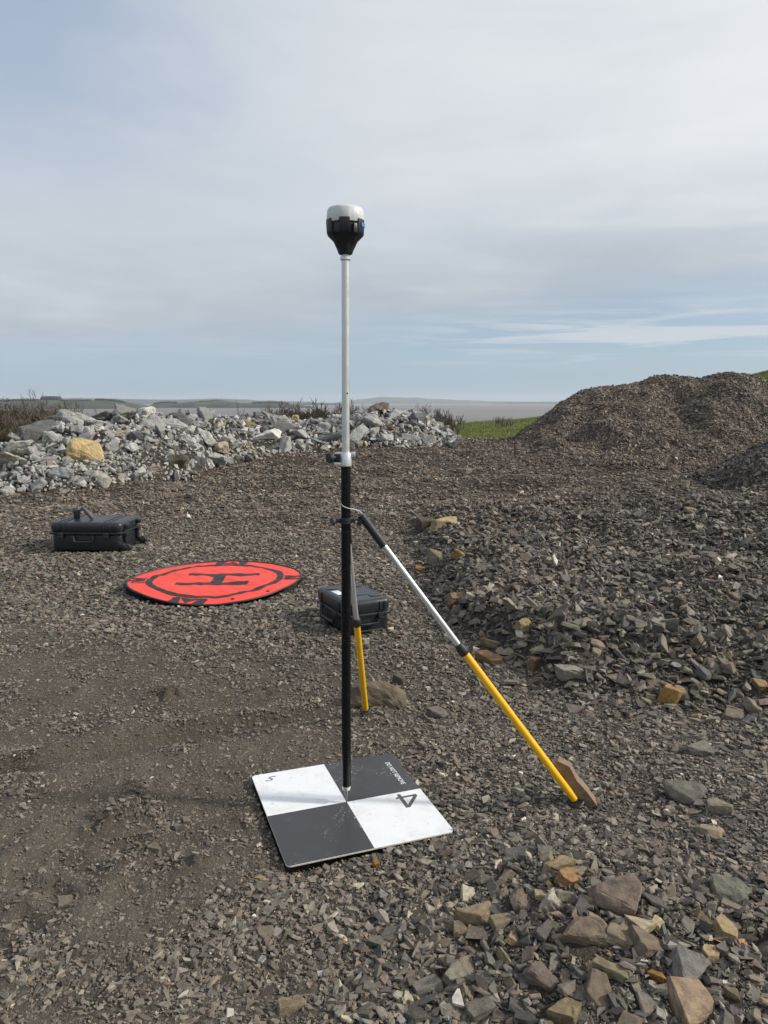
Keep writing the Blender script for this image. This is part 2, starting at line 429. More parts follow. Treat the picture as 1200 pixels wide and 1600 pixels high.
# ------------------------------------------------------------------ ground sheet
def zone_attr(me, arr):
    a = me.attributes.new('zone', 'FLOAT_COLOR', 'POINT')
    a.data.foreach_set('color', np.asarray(arr, np.float32).ravel())

def grass_share(x, y):
    return sstep(y + .9 * fbm(x * .5, y * .5, 3, 81), 19.5, 22.0)

def build_ground():
    fine = np.arange(-52, 52.001, .22); coarse = np.arange(52 + 4, 360 - 52 - 1, 4.0)
    ang = np.radians(np.concatenate([fine, coarse])); na = len(ang)
    rad = np.concatenate([[.02, .3, .6, .9, 1.1], np.geomspace(1.25, 32, 380), np.geomspace(33, 900, 60)])
    A, Rr = np.meshgrid(ang, rad); X, Y = Rr * np.sin(A), Rr * np.cos(A)
    Z = np.maximum(h_base(X, Y) - np.maximum(Rr - 380, 0) * .1, -33)
    grain = gravelly(X, Y)
    Z += (1 - sstep(Rr, 9, 14)) * .006 * fbm(X * 22, Y * 22, 3, 91) * (1 - footprint(X, Y))
    Z -= .02 * (footprint(X, Y))
    nr = len(rad)
    i = np.arange(nr - 1)[:, None] * na; j = np.arange(na)[None]; j2 = (j + 1) % na
    f = np.stack([i + j, i + j2, i + na + j2, i + na + j], -1).reshape(-1, 4)[:, ::-1]
    v = np.stack([X, Y, Z], -1).reshape(-1, 3)
    f = np.concatenate([f])
    me = np_mesh('ground', v, f, True)
    sl = sstep(Y, 8, 14) * (1 - sstep(Y, 22, 26))
    gz = grass_share(X, Y) * np.where(np.abs(Rr) > 12, 1, 0)
    gz = np.maximum(gz, sstep(Rr, 24, 30))
    zone_attr(me, np.stack([grain, sl, gz, np.ones_like(sl)], -1))
    o = link('ground', me, M_GROUND)
    tag(o, 'bare dirt and gravel yard on a coastal slope', 'ground', kind='structure')
build_ground()

# ------------------------------------------------------------------ stones: shapes
def shale_mesh(seed, thick=.35, rough_n=0, elong=1.25):
    """flat-faced angular chip, longest side about 1"""
    rg = random.Random(seed); n = rg.choice((4, 5, 5, 6, 6, 7))
    bm = bmesh.new(); tilt = (rg.uniform(-.25, .25), rg.uniform(-.25, .25))
    base = sorted(rg.uniform(0, 2 * math.pi) * .35 + 2 * math.pi * i / n for i in range(n))
    for lev in (0, 1):
        sc = 1.0 if lev == 0 else rg.uniform(.8, 1.04)
        for a in base:
            r = .5 * rg.uniform(.72, 1.08) * sc; aa = a + rg.uniform(-.12, .12)
            x, y = r * math.cos(aa) * elong, r * math.sin(aa) / elong * 1.15
            z = (lev - .5) * thick + (tilt[0] * x + tilt[1] * y) * (1 if lev else -.4) + rg.uniform(-.05, .05) * thick
            bm.verts.new((x, y, z))
    for _ in range(rg.choice((0, 1, 2))):
        a = rg.uniform(0, 6.28); bm.verts.new((.42 * math.cos(a) * elong, .42 * math.sin(a) / elong, rg.uniform(-.3, .48) * thick))
    res = bmesh.ops.convex_hull(bm, input=bm.verts)
    bmesh.ops.delete(bm, geom=[v for v in bm.verts if not v.link_faces], context='VERTS')
    bmesh.ops.dissolve_limit(bm, angle_limit=R(7), verts=bm.verts, edges=bm.edges)
    if rough_n:
        roughen(bm, seed, rough_n, thick)
    else:
        bmesh.ops.triangulate(bm, faces=bm.faces)
    return bm_mesh(bm, 'shale_stone')

def roughen(bm, seed, n, thick, amp=.03, strat=1.0):
    rg = random.Random(seed + 5)
    bmesh.ops.bevel(bm, geom=list(bm.edges), offset=.018 + .02 * rg.random(), segments=1, affect='EDGES', clamp_overlap=True)
    bmesh.ops.triangulate(bm, faces=bm.faces)
    for _ in range(n):
        es = [e for e in bm.edges if e.calc_length() > .09]
        if es: bmesh.ops.subdivide_edges(bm, edges=es, cuts=1, use_grid_fill=True)
        bmesh.ops.triangulate(bm, faces=bm.faces)
    bm.normal_update()
    co = np.array([v.co for v in bm.verts]); nn = np.array([v.normal for v in bm.verts])
    d = fbm(co[:, 0] * 4 + co[:, 2] * 2, co[:, 1] * 4 - co[:, 2] * 9 * strat, 3, seed % 50)
    for v, dd, q in zip(bm.verts, d, nn):
        v.co += Vector(q) * float(dd) * amp

def boulder_mesh(seed, dims, n_pts=16, rough_n=1, amp=.04):
    rg = random.Random(seed); bm = bmesh.new()
    for _ in range(n_pts):
        p = Vector([rg.uniform(-1, 1) for _ in range(3)]); m_ = max(abs(c) for c in p) or 1
        p = p / m_ * (.5 * rg.uniform(.8, 1.05)); p.rotate(Euler((rg.uniform(-.2, .2), rg.uniform(-.2, .2), 0)))
        bm.verts.new((p.x * dims[0], p.y * dims[1], p.z * dims[2]))
    bmesh.ops.convex_hull(bm, input=bm.verts)
    bmesh.ops.delete(bm, geom=[v for v in bm.verts if not v.link_faces], context='VERTS')
    bmesh.ops.dissolve_limit(bm, angle_limit=R(12), verts=bm.verts, edges=bm.edges)
    if rough_n: roughen(bm, seed, rough_n, dims[2], amp, .4)
    else: bmesh.ops.triangulate(bm, faces=bm.faces)
    return bm_mesh(bm, 'boulder')

# ------------------------------------------------------------------ loose stone: one geometry-nodes object per mass
def scatter_object(name, protos, mat, pos, rot, scl, tint, skin=None, skin_mat=None):
    n = len(pos)
    if skin is not None:
        sv, sf, szone = skin
    else:
        sv, sf, szone = np.zeros((0, 3)), np.zeros((0, 4), int), np.zeros((0, 4))
    me = np_mesh(name, np.concatenate([np.asarray(sv).reshape(-1, 3), pos]), sf, True)
    ns = len(sv); tot = ns + n
    def attr(nm, typ, field, arr, width):
        full = np.zeros((tot, width), np.float32 if typ != 'INT' else np.int32); full[ns:] = np.asarray(arr).reshape(n, width)
        a = me.attributes.new(nm, typ, 'POINT'); a.data.foreach_set(field, full.ravel())
    rg = np.random.default_rng(n)
    attr('turn', 'FLOAT_VECTOR', 'vector', rot, 3); attr('size', 'FLOAT_VECTOR', 'vector', scl, 3)
    attr('shape', 'INT', 'value', rg.integers(0, len(protos), n), 1); attr('lot', 'FLOAT', 'value', rg.random(n), 1)
    attr('is_stone', 'INT', 'value', np.ones(n, int), 1)
    attr('tint', 'FLOAT_COLOR', 'color', np.concatenate([tint, np.ones((n, 1))], 1), 4)
    if ns:
        a = me.attributes.new('zone', 'FLOAT_COLOR', 'POINT')
        a.data.foreach_set('color', np.concatenate([szone, np.zeros((n, 4))]).astype(np.float32).ravel())
    if skin_mat: me.materials.append(skin_mat)
    o = link(name, me)
    ng = bpy.data.node_groups.new(name, 'GeometryNodeTree'); o.modifiers.new('stones', 'NODES').node_group = ng
    ng.interface.new_socket('Geometry', in_out='INPUT', socket_type='NodeSocketGeometry')
    ng.interface.new_socket('Geometry', in_out='OUTPUT', socket_type='NodeSocketGeometry')
    N, L = ng.nodes.new, ng.links.new
    gi, go = N('NodeGroupInput'), N('NodeGroupOutput')
    jn = N('GeometryNodeJoinGeometry')
    for pm in protos:
        po = bpy.data.objects.new(name + '_shape', pm)
        if not pm.materials: pm.materials.append(mat)
        oi = N('GeometryNodeObjectInfo'); oi.inputs['Object'].default_value = po
        g2 = N('GeometryNodeGeometryToInstance'); L(oi.outputs['Geometry'], g2.inputs[0]); L(g2.outputs[0], jn.inputs[0])
    def na(nm, dt):
        a = N('GeometryNodeInputNamedAttribute'); a.data_type = dt; a.inputs['Name'].default_value = nm; return a.outputs['Attribute']
    ip = N('GeometryNodeInstanceOnPoints')
    L(gi.outputs[0], ip.inputs['Points']); L(jn.outputs[0], ip.inputs['Instance'])
    ip.inputs['Pick Instance'].default_value = True
    L(na('shape', 'INT'), ip.inputs['Instance Index']); L(na('size', 'FLOAT_VECTOR'), ip.inputs['Scale'])
    e2 = N('FunctionNodeEulerToRotation'); L(na('turn', 'FLOAT_VECTOR'), e2.inputs[0]); L(e2.outputs[0], ip.inputs['Rotation'])
    L(na('is_stone', 'INT'), ip.inputs['Selection'])
    out = N('GeometryNodeJoinGeometry')
    if ns: L(gi.outputs[0], out.inputs[0])
    L(ip.outputs[0], out.inputs[0]); L(out.outputs[0], go.inputs[0])
    return o

rng = np.random.default_rng(5)
SHALE_PAL = np.array([(.138, .124, .102), (.104, .094, .079), (.17, .152, .124), (.132, .110, .090), (.080, .074, .066), (.148, .140, .126), (.24, .212, .165), (.34, .30, .22), (.25, .15, .07), (.42, .39, .34)])
SHALE_P = np.array([.24, .2, .15, .14, .09, .09, .05, .020, .004, .006])
def shale_tints(n, dark=0., brown=0.):
    c = SHALE_PAL[rng.choice(len(SHALE_PAL), n, p=SHALE_P / SHALE_P.sum())] * 1.22 * rng.uniform(.6, 1.45, (n, 1))
    dk = np.array((.092, .084, .079)) * rng.uniform(.7, 1.4, (n, 1))
    br = np.array((.172, .134, .103)) * rng.uniform(.7, 1.45, (n, 1))
    pick = rng.random(n); dark = np.broadcast_to(dark, (n,)); brown = np.broadcast_to(brown, (n,))
    c = np.where((pick < dark)[:, None], dk, c)
    return np.where(((pick >= dark) & (pick < dark + brown))[:, None], br, c)

def scatter_points(n, y_of, b_lo, b_hi, r_lo, r_hi, px_min, s_hi, alpha=None):
    """random spots, spread evenly in direction and in log-distance, stone size by a power law cut where a stone gets smaller than the eye sees"""
    th = rng.uniform(R(b_lo), R(b_hi), n); r = np.exp(rng.uniform(math.log(r_lo), math.log(r_hi), n))
    x, y = r * np.sin(th), r * np.cos(th)
    smin = np.maximum(px_min * r / 723, .006)
    smax = np.maximum(s_hi(x, y), smin * 1.15)
    alpha = np.interp(smax, [.02, .045, .07, .11], [2.2, 1.7, 1.45, 1.2])
    u = rng.random(n); a, b = smin ** -alpha, smax ** -alpha
    s = (a - u * (a - b)) ** (-1 / alpha)
    return x, y, s

def euler_flat(n, tilt):
    return np.stack([rng.normal(0, 1, n) * tilt, rng.normal(0, 1, n) * tilt, rng.uniform(0, 6.283, n)], -1)

def slope_euler(x, y, hf, tilt):
    e = .05; n = len(x)
    gx = (hf(x + e, y) - hf(x - e, y)) / (2 * e); gy = (hf(x, y + e) - hf(x, y - e)) / (2 * e)
    rz = rng.uniform(0, 6.283, n)
    # XYZ euler: tilt about x then y then spin; for small slopes rotate slope into the stone's own frame
    c, s = np.cos(rz), np.sin(rz)
    lx, ly = gx * c + gy * s, -gx * s + gy * c
    return np.stack([np.arctan(ly) + rng.normal(0, 1, n) * tilt, -np.arctan(lx) + rng.normal(0, 1, n) * tilt, rz], -1)

PROTO_SHALE = [shale_mesh(100 + i, random.Random(i).choice((.12, .16, .2, .26, .34, .45)), 0, random.Random(i + 50).uniform(1.1, 1.5)) for i in range(30)]

def coarse(x, y):
    """largest loose stone (m) by place"""
    g = gravelly(x, y)
    s = .015 + .026 * g + .018 * sstep(y, 3.4, 5.5) * g
    toe = np.interp(x, [-.2, .35, .58, 1.0, 1.55, 1.9, 3.2, 6], [6.4, 5.5, 4.4, 3.6, 3.35, 3.32, 3.2, 3.2])
    front = np.exp(-((y - toe - .35) / .5) ** 2) * sstep(x, .2, .7)
    s = s + .05 * front + .028 * sstep(y - toe, 0, .4) * sstep(x, .2, .8)
    heap = np.exp(-(((x - .62) / .55) ** 2 + ((y - 1.75) / .42) ** 2))
    s = s + .012 * heap
    return np.where(y > 9, .085, s)

# yard gravel
def build_gravel():
    n = 380000
    x, y, s = scatter_points(n, None, -37, 37, 1.35, 22, 1.65, coarse)
    sides = [scatter_points(60000, None, a, b_, 1.35, 22, 2.4, coarse) for a, b_ in ((-64, -37), (37, 64))]
    x, y, s = (np.concatenate([v, sides[0][i], sides[1][i]]) for i, v in enumerate((x, y, s))); n = len(x)
    hb = h_base(x, y); over = np.maximum(np.maximum(h_mound(x, y), h_pile(x, y)), h_side(x, y))
    g = gravelly(x, y)
    keep = (over < .03) & (~footprint(x, y, s * .45)) & (grass_share(x, y) < .5) & (rng.random(n) < np.clip(g ** 1.2 + .02, .05, 1) * np.where(y > 9, .75, 1.0))
    for cx, cy, r in shale_placed:
        keep &= ~(((x - cx) ** 2 + (y - cy) ** 2 < (.72 * r) ** 2) & (s > .010)) & ~(((x - cx) ** 2 + (y - cy) ** 2 < (.5 * r + .35 * s) ** 2))
    x, y, s, g = x[keep], y[keep], s[keep], g[keep]; n = len(x)
    toe = np.interp(x, [-.2, .35, .58, 1.0, 1.55, 1.9, 3.2, 6], [6.4, 5.5, 4.4, 3.6, 3.35, 3.32, 3.2, 3.2])
    pile = np.clip(sstep(y - toe, -.1, .3) * sstep(x, .2, .6) + np.exp(-(((x - .62) / .6) ** 2 + ((y - 1.75) / .5) ** 2)), 0, 1) * (y < 9)
    rot = euler_flat(n, (.22 + .26 * pile + .1 * sstep(y, 7, 12)))
    z = h_base(x, y) + s * rng.uniform(-.12, .30, n) * (.4 + .6 * g) + s * pile * rng.uniform(-.1, .5, n)
    scl = s[:, None] * np.stack([rng.uniform(.8, 1.25, n), rng.uniform(.7, 1.1, n), rng.uniform(.6, 1.3, n)], -1)
    tint = shale_tints(n, .18 * pile, .15 + .35 * sstep(y, 6, 11))
    dusty = (1 - g)[:, None] * .55
    tint = tint * (1 - dusty) + np.array((.175, .148, .112)) * rng.uniform(.8, 1.25, (n, 1)) * dusty
    o = scatter_object('shale_gravel', PROTO_SHALE, M_GRAVEL, np.stack([x, y, z], -1), rot, scl, tint)
    tag(o, 'loose angular shale gravel spread over the yard', 'gravel', kind='stuff')

def patch(b0, b1, y0, y1, hf, nb, ny, zone, lift=.0):
    """a skin over a heap, on the same bearing / distance net as its height"""
    B, Y = np.meshgrid(np.linspace(b0, b1, nb), np.linspace(y0, y1, ny)); X = (B - 600) / 1143 * Y
    hh = hf(X, Y); Z = h_base(X, Y) + np.where(hh > .015, hh + lift, -.15)
    i = np.arange(ny - 1)[:, None] * nb; j = np.arange(nb - 1)[None]
    f = np.stack([i + j, i + j + 1, i + nb + j + 1, i + nb + j], -1).reshape(-1, 4)
    ok = (hh.ravel()[f] > .005).any(1)
    return np.stack([X, Y, Z], -1).reshape(-1, 3), f[ok], np.tile(np.array(zone, float), (B.size, 1))

def build_heap(name, label, hf, b0, b1, y0, y1, n, px_min, smax, dark, brown, skin, tilt=.45, alpha=1.9, gate=.02, pal=None):
    b = rng.uniform(b0, b1, n); y = rng.uniform(y0, y1, n); x = (b - 600) / 1143 * y
    hh = hf(x, y); keep = hh > gate; x, y, hh = x[keep], y[keep], hh[keep]; n = len(x)
    smin = np.maximum(px_min * y / 723, .006); u = rng.random(n)
    a, c = smin ** -alpha, np.maximum(smax, smin * 1.15) ** -alpha; s = (a - u * (a - c)) ** (-1 / alpha)
    full = lambda X, Y: h_base(X, Y) + hf(X, Y)
    rot = slope_euler(x, y, full, tilt)
    z = full(x, y) + s * rng.uniform(-.12, .3, n)
    scl = s[:, None] * np.stack([rng.uniform(.8, 1.25, n), rng.uniform(.7, 1.1, n), rng.uniform(.6, 1.3, n)], -1)
    if callable(dark): dk = dark(x, y)
    else: dk = dark
    tint = shale_tints(n, dk, brown) if pal is None else pal(n, x, y)
    return scatter_object(name, PROTO_SHALE if pal is None else PROTO_LIME, M_GRAVEL if pal is None else M_LIME_BITS, np.stack([x, y, z], -1), rot, scl, tint, skin, M_GROUND)

def mound_dark(x, y):
    return .12 + .45 * sstep(fbm(x * .55, y * .3, 3, 44), .1, .5)
o = build_heap('shale_heap', '', h_mound, 700, 1500, 13.5, 26, 150000, 1.4, .11, mound_dark, .62, patch(692, 1790, 13.2, 26, h_mound, 200, 110, (0, 1, 0, 1)))
tag(o, 'long brown heap of shale spoil rising against the sky on the right', 'spoil heap', kind='stuff')
o = build_heap('dark_shale_heap', '', h_side, 930, 1500, 10.4, 14.3, 34000, 1.7, .12, .8, .1, patch(920, 1700, 10.3, 14.4, h_side, 120, 60, (0, 1, 0, 1)), tilt=.35)
tag(o, 'lower dark slate heap entering at the right edge before the brown heap', 'spoil heap', kind='stuff')

PROTO_LIME = [boulder_mesh(300 + i, (1, random.Random(i).uniform(.6, .95), random.Random(i + 9).uniform(.4, .75)), 13, 0) for i in range(16)]
LIME_PAL = np.array([(.46, .455, .435), (.38, .378, .365), (.55, .54, .51), (.27, .27, .265), (.17, .17, .17), (.62, .61, .58), (.46, .41, .32), (.30, .26, .20)])
LIME_P = np.array([.24, .2, .16, .14, .10, .07, .06, .03])
def lime_tints(n, x=None, y=None):
    return LIME_PAL[rng.choice(len(LIME_PAL), n, p=LIME_P / LIME_P.sum())] * rng.uniform(.8, 1.15, (n, 1))
o = build_heap('rubble_pile', '', h_pile, -58, 727, 10.6, 21.5, 30000, 2.2, .19, 0, 0, patch(-58, 727, 10.5, 22, h_pile, 220, 90, (1, 1, 0, 1)), tilt=.6, alpha=1.3, gate=.03, pal=lambda n, x, y: lime_tints(n) * .8)  # skin takes the dark slate colour: shade in the rubble gaps is painted on
tag(o, 'long pile of broken pale limestone rubble across the back of the yard', 'rubble', kind='stuff')

# ------------------------------------------------------------------ single boulders of the rubble pile
def put_rock(name, me, mat, pos, size, rot, col, label, cat, group=None):
    o = link(name, me, mat, None, pos, rot)
    o.scale = (size, size, size) if not hasattr(size, '__len__') else size
    o.color = tuple(col) + (1,)
    return tag(o, label, cat, group)

BOULDERS = [boulder_mesh(500 + i, (1, random.Random(i + 3).uniform(.55, .95), random.Random(i + 77).uniform(.32, .8)), random.Random(i).choice((9, 10, 12, 14)), 2, .05) for i in range(18)]
for m_ in BOULDERS: m_.materials.append(M_LIME)
placed = []
MARKS, SMARKS = [], []
def seen_at(p):
    """direction in which a point is seen from where the photograph was taken"""
    c, sn = math.cos(PITCH), math.sin(PITCH); q = (p[0], p[1], p[2] - CAM_H); d = q[1] * c - q[2] * sn
    return 600 + F_PX * q[0] / d, 800 - F_PX * (q[1] * sn + q[2] * c) / d
def beside(p, marks):
    """words for where p lies against the nearest singled-out stone"""
    u, v = seen_at(p); m = min(marks, key=lambda m_: (m_[0] - u) ** 2 + 1.6 * (m_[1] - v) ** 2)
    du, dv = u - m[0], v - m[1]
    far = '' if math.hypot(du, dv) > 1.6 * m[3] else 'close '
    if abs(dv) < .45 * abs(du): w_ = 'right of' if du > 0 else 'left of'
    elif abs(du) < .45 * abs(dv): w_ = 'below' if dv > 0 else 'above'
    else: w_ = ('below and ' if dv > 0 else 'above and ') + ('right of' if du > 0 else 'left of')
    return f'{far}{w_} the {m[2]}'
def share_out(todo, what):
    """give each stone its words; those that nothing tells apart share a group"""
    seen = {}
    for o, words in todo:
        if len(words.split()) > 16: words = words.replace(' close ', ' ')
        if len(words.split()) > 16: words = words.replace('small ', '').replace('medium ', '')
        seen.setdefault(words, []).append(o)
    for words, os_ in seen.items():
        for o in os_: tag(o, words, what, words.replace(' boulder ', ' boulders ').replace(' stone ', ' stones ', 1))

def lime(px, py, wpx, asp, thick, col, label, spin=0., tiltx=0., tilty=0., seed=1, sink=.25, group=None, lm=None):
    """a boulder of the pile singled out by its look; wpx = how wide it looks in the 1200 px photograph"""
    p = spot(px, py); y0, yc = pile_frame(px)
    if p[1] > yc + .3:
        yy = yc - .1; xx = (px - 600) / 1143 * yy; p = np.array([xx, yy, float(h_full(np.array(xx), np.array(yy))) + .04])
    size = wpx / F_PX * p[1]
    me = boulder_mesh(seed, (1, asp, thick), 11, 2, .045)
    q = (p[0], p[1] + size * .2, p[2] + size * thick * (.5 - sink) * .4)
    put_rock('boulder', me, M_LIME, q, size, (tiltx, tilty, spin), col, label, 'boulder', group)
    placed.append((p[0], p[1] + size * .2, p[2], size))
    if lm: MARKS.append((*seen_at(q), lm, wpx))
lime(130, 722, 58, .9, .95, (.60, .46, .235), 'big ochre yellow boulder low on the left of the rubble pile', .2, .45, .25, 801, lm='ochre yellow boulder')
lime(268, 731, 47, .5, .72, (.125, .108, .075), 'large dark brown flat faced boulder at the foot of the rubble pile', .1, .35, .1, 802, lm='dark brown boulder')
lime(228, 650, 34, .8, .66, (.74, .73, .68), 'white flat topped boulder perched on the crest of the rubble pile', .4, .1, .05, 803, .1, lm='white boulder on the crest')
lime(78, 692, 36, .7, .8, (.50, .51, .50), 'tall pale grey slab boulder left above the yellow boulder', .5, .5, .35, 804, lm='tall pale slab boulder')
lime(93, 747, 42, .75, .72, (.34, .36, .37), 'square grey boulder in front of the yellow boulder at its left', .3, .1, .1, 805, lm='square grey boulder')
lime(124, 754, 26, .8, .75, (.42, .43, .43), 'small round pale boulder directly below the yellow boulder', .9, .1, .1, 806)
lime(155, 752, 52, .5, .4, (.50, .47, .39), 'long pale cream slab slanting below the yellow boulder', -.5, .25, .35, 807, lm='cream slab')
lime(178, 682, 44, .4, .36, (.42, .38, .30), 'long grey boulder with a buff end lying above the yellow boulder', .1, .1, -.1, 808, lm='buff ended boulder')
lime(218, 686, 40, .7, .6, (.17, .18, .20), 'dark blue grey boulder in the middle of the left rubble', .4, .2, .1, 809, lm='blue grey boulder')
lime(290, 697, 50, .4, .36, (.56, .56, .53), 'long whitish block lying slanted at the centre of the rubble', -.5, .1, .25, 810, lm='long whitish block')
lime(207, 733, 34, .5, .5, (.44, .45, .45), 'pale oblong block left of the dark brown boulder', -.6, .1, .3, 811)
lime(310, 711, 22, .28, .25, (.50, .50, .47), 'thin pale sliver of stone standing slanted right of the brown boulder', .9, .2, -.6, 812)
lime(365, 675, 24, .6, .5, (.15, .155, .16), 'dark edged grey boulder under the mossy ochre stone', .1, .1, .1, 813)
lime(385, 666, 34, .6, .5, (.42, .36, .17), 'mossy ochre stone lying high on the rubble pile', .1, .1, .1, 814, lm='mossy ochre stone')
lime(410, 645, 22, .8, .9, (.40, .41, .36), 'pale pyramid boulder standing up from the crest of the pile', .5, .4, .3, 815, .1, lm='pyramid boulder')
lime(461, 660, 15, .6, 1.15, (.50, .38, .24), 'small upright tan stone standing on the crest', .3, .1, .1, 816, .1)
lime(325, 648, 20, .6, 1.1, (.42, .43, .38), 'upright pale grey stone on the crest beside the dark conifer', .3, .1, .2, 817, .1, lm='upright pale crest stone')
lime(505, 672, 24, .8, .8, (.44, .44, .41), 'pale blocky boulder on the crest just left of the pole', .3, .2, .1, 818, .1, lm='blocky crest boulder by the pole')
lime(593, 643, 34, .7, .55, (.22, .17, .135), 'brown peaked boulder topping the right part of the rubble pile', .3, .1, -.25, 819, .05, lm='brown peaked boulder')
lime(652, 658, 30, .8, .75, (.17, .175, .19), 'dark speckled boulder on the crest at the right end of the pile', .7, .2, .1, 820, .1, lm='dark speckled crest boulder')
lime(612, 672, 14, .6, .6, (.34, .10, .06), 'small brick red stone in the right part of the rubble', .2, .1, .1, 821, .05, lm='brick red stone')
lime(494, 701, 9, .8, .8, (.30, .085, .05), 'tiny brick red stone at the foot of the rubble left of the pole', .2, .1, .1, 822, .05, lm='tiny brick red stone')
lime(640, 690, 34, .6, .6, (.36, .37, .38), 'wide grey faced boulder low on the right part of the rubble', .4, .4, .1, 823, lm='wide grey faced boulder')
lime(671, 694, 34, .8, .7, (.34, .33, .31), 'rounded rough grey boulder near the right end of the rubble foot', .4, .2, .1, 824)
lime(395, 704, 26, .8, .5, (.46, .38, .20), 'yellow stained stone half buried at the foot of the rubble', .4, .2, .1, 825, lm='yellow stained stone')
lime(25, 742, 34, .7, .35, (.52, .52, .50), 'flat whitish block at the far left foot of the rubble', .1, .1, .1, 826, lm='flat whitish block')
lime(60, 733, 26, .6, .45, (.40, .41, .41), 'grey oblong block at the left foot of the rubble', .5, .2, -.2, 827, lm='grey oblong block')
lime(98, 770, 18, .8, .6, (.42, .40, .34), 'small buff stone lying alone before the left rubble foot', .5, .1, 0, 828, lm='lone buff stone')
lime(240, 738, 22, .7, .7, (.38, .34, .26), 'rounded buff stone touching the dark brown boulder on its left', .5, .1, 0, 829)
lime(694, 672, 24, .8, .5, (.36, .35, .32), 'low grey block at the upper right end of the rubble', .2, .1, 0, 830)
lime(716, 694, 12, .7, 1.1, (.14, .15, .11), 'small dark pointed stone at the right tip of the rubble by the grass', .2, .1, .2, 831, .1, lm='dark pointed stone')

ZONES = [(-60, 120, 'left end'), (120, 260, 'left part'), (260, 400, 'middle part'), (400, 545, 'part just left of the pole'), (545, 730, 'right end')]
TONES = [(.36, 'whitish'), (.27, 'mid grey'), (0, 'dark grey')]
def random_boulders(total=285):
    n_hand = len(placed); todo = []; rg = random.Random(77); sizes = sorted((min(.62, max(.17, .20 * (1 - rg.random()) ** -.5)) for _ in range(total)), reverse=True)
    for s in sizes:
        for _ in range(60):
            b = rg.uniform(-35, 722); y0, yc = pile_frame(b); t_ = rg.random() ** .9 * 1.02 + (.0 if rg.random() < .9 else -.06)
            y = y0 + (yc - y0) * t_; x = (b - 600) / 1143 * y
            hp = float(h_pile(np.array(x), np.array(y)))
            if s > .32 and (hp < .12 or t_ > .8): continue
            if s > .22 and (t_ > .93 or (b < 60 and t_ > .75)): continue
            z = float(h_base(np.array(x), np.array(y))) + hp
            if all((x - q[0]) ** 2 + (y - q[1]) ** 2 + (z - q[2]) ** 2 > ((.37 if i_ >= n_hand else .62) * (s + q[3])) ** 2 for i_, q in enumerate(placed)): break
        else: continue
        placed.append((x, y, z, s))
        col = lime_tints(1)[0]; lum = sum(col) / 3
        tone = next(n for v, n in TONES if lum >= v)
        big = 'large' if s > .36 else 'medium' if s > .24 else 'small'
        me = rg.choice(BOULDERS); sc = (s * rg.uniform(.95, 1.3), s * rg.uniform(.8, 1.1), s * rg.uniform(.7, 1.1))
        o = put_rock('boulder', me, M_LIME, (x, y, z + s * .11), sc, (rg.gauss(.15, .4), rg.gauss(0, .4), rg.uniform(0, 6.28)), col, None, None)
        form = 'long ' if sc[0] > 1.25 * sc[1] else 'flat ' if sc[2] < .85 * s else 'blocky ' if sc[2] > .98 * s else ''
        todo.append((o, f'{big} {form}{tone} boulder {beside((x, y, z + s * .06), MARKS)}'))
    share_out(todo, 'boulder')
random_boulders()

# ------------------------------------------------------------------ single shale stones
shale_placed = []
def shale(px, py, wpx, asp, thick, col, label, spin=0., tx=0., ty=0., seed=1, sink=.2, rust=True, lift=0., lm=None):
    p = spot(px, py + wpx * .08); d = math.dist(p, (0, 0, CAM_H)); size = 1.02 * wpx / F_PX * d; thick = thick * .8; col = tuple(min(.6, c * (1.15 if max(col) < .3 else 1.) * f) for c, f in zip(col, (1.06, .99, .86)))
    me = shale_mesh(seed, thick, 2, 1.0)
    o = put_rock('shale_stone', me, M_SHALE if rust else M_SHALE_FAR, (p[0], p[1], p[2] + size * (thick * (.5 - sink)) + lift), (size, size * asp, size), (tx, ty, spin), col, label, 'stone')
    shale_placed.append((p[0], p[1], size * .5))
    if lm: SMARKS.append((*seen_at(p), lm, wpx))
    return o
GREY, BRN, TAN, CREAM, BLUE, PINK, RUST, OLV = (.175, .160, .138), (.19, .155, .118), (.29, .235, .155), (.46, .415, .32), (.155, .157, .165), (.24, .185, .142), (.26, .16, .085), (.21, .19, .135)
S = shale
S(725, 1402, 30, .8, .6, (.50, .47, .40), 'pale cream white stone at the upper left of the near stone heap', .3, .2, .1, 1, lm='cream white stone')
S(740, 1430, 64, .62, .5, (.20, .165, .12), 'blocky tan stone with a flat top left in the near heap', .15, .12, -.06, 2, lm='blocky tan stone')
S(810, 1408, 66, .4, .28, (.135, .112, .105), 'tall pointed brown shard standing upright in the near heap', 1.4, .9, .2, 3, lm='tall brown shard')
S(862, 1416, 52, .5, .45, (.36, .36, .34), 'grey stone with a whitish flank leaning in the near heap', .9, .5, .2, 4)
S(886, 1376, 38, .75, .6, RUST, 'rusty orange stone at the top of the near heap', .3, .3, .2, 5, lm='rusty orange stone')
S(872, 1352, 50, .5, .35, TAN, 'narrow tan slab behind the rusty orange stone', .05, .1, 0, 6)
S(962, 1400, 84, .78, .45, (.155, .128, .115), 'broad purple brown slab with a rusty patch above the near heap', .2, .55, .1, 7, lm='purple brown slab')
S(910, 1464, 88, .72, .3, (.15, .125, .105), 'largest flat brown slab in the middle of the near heap', .3, .30, -.1, 8, lm='largest flat slab')
S(968, 1464, 50, .9, .35, (.18, .16, .13), 'grey tan slab right of the largest flat slab', .9, .35, .2, 9, lm='grey tan slab')
S(1011, 1474, 60, .8, .32, (.14, .118, .10), 'dark brown slab at the upper right of the near heap', .5, .3, .2, 10, lm='dark brown slab')
S(1074, 1518, 64, .75, .5, BLUE, 'blue grey block at the right of the near heap', .5, .4, .2, 11, lm='blue grey block')
S(1072, 1566, 80, .75, .3, PINK, 'big pinkish brown slab at the bottom right of the near heap', .2, .4, .1, 12, lm='pinkish slab')
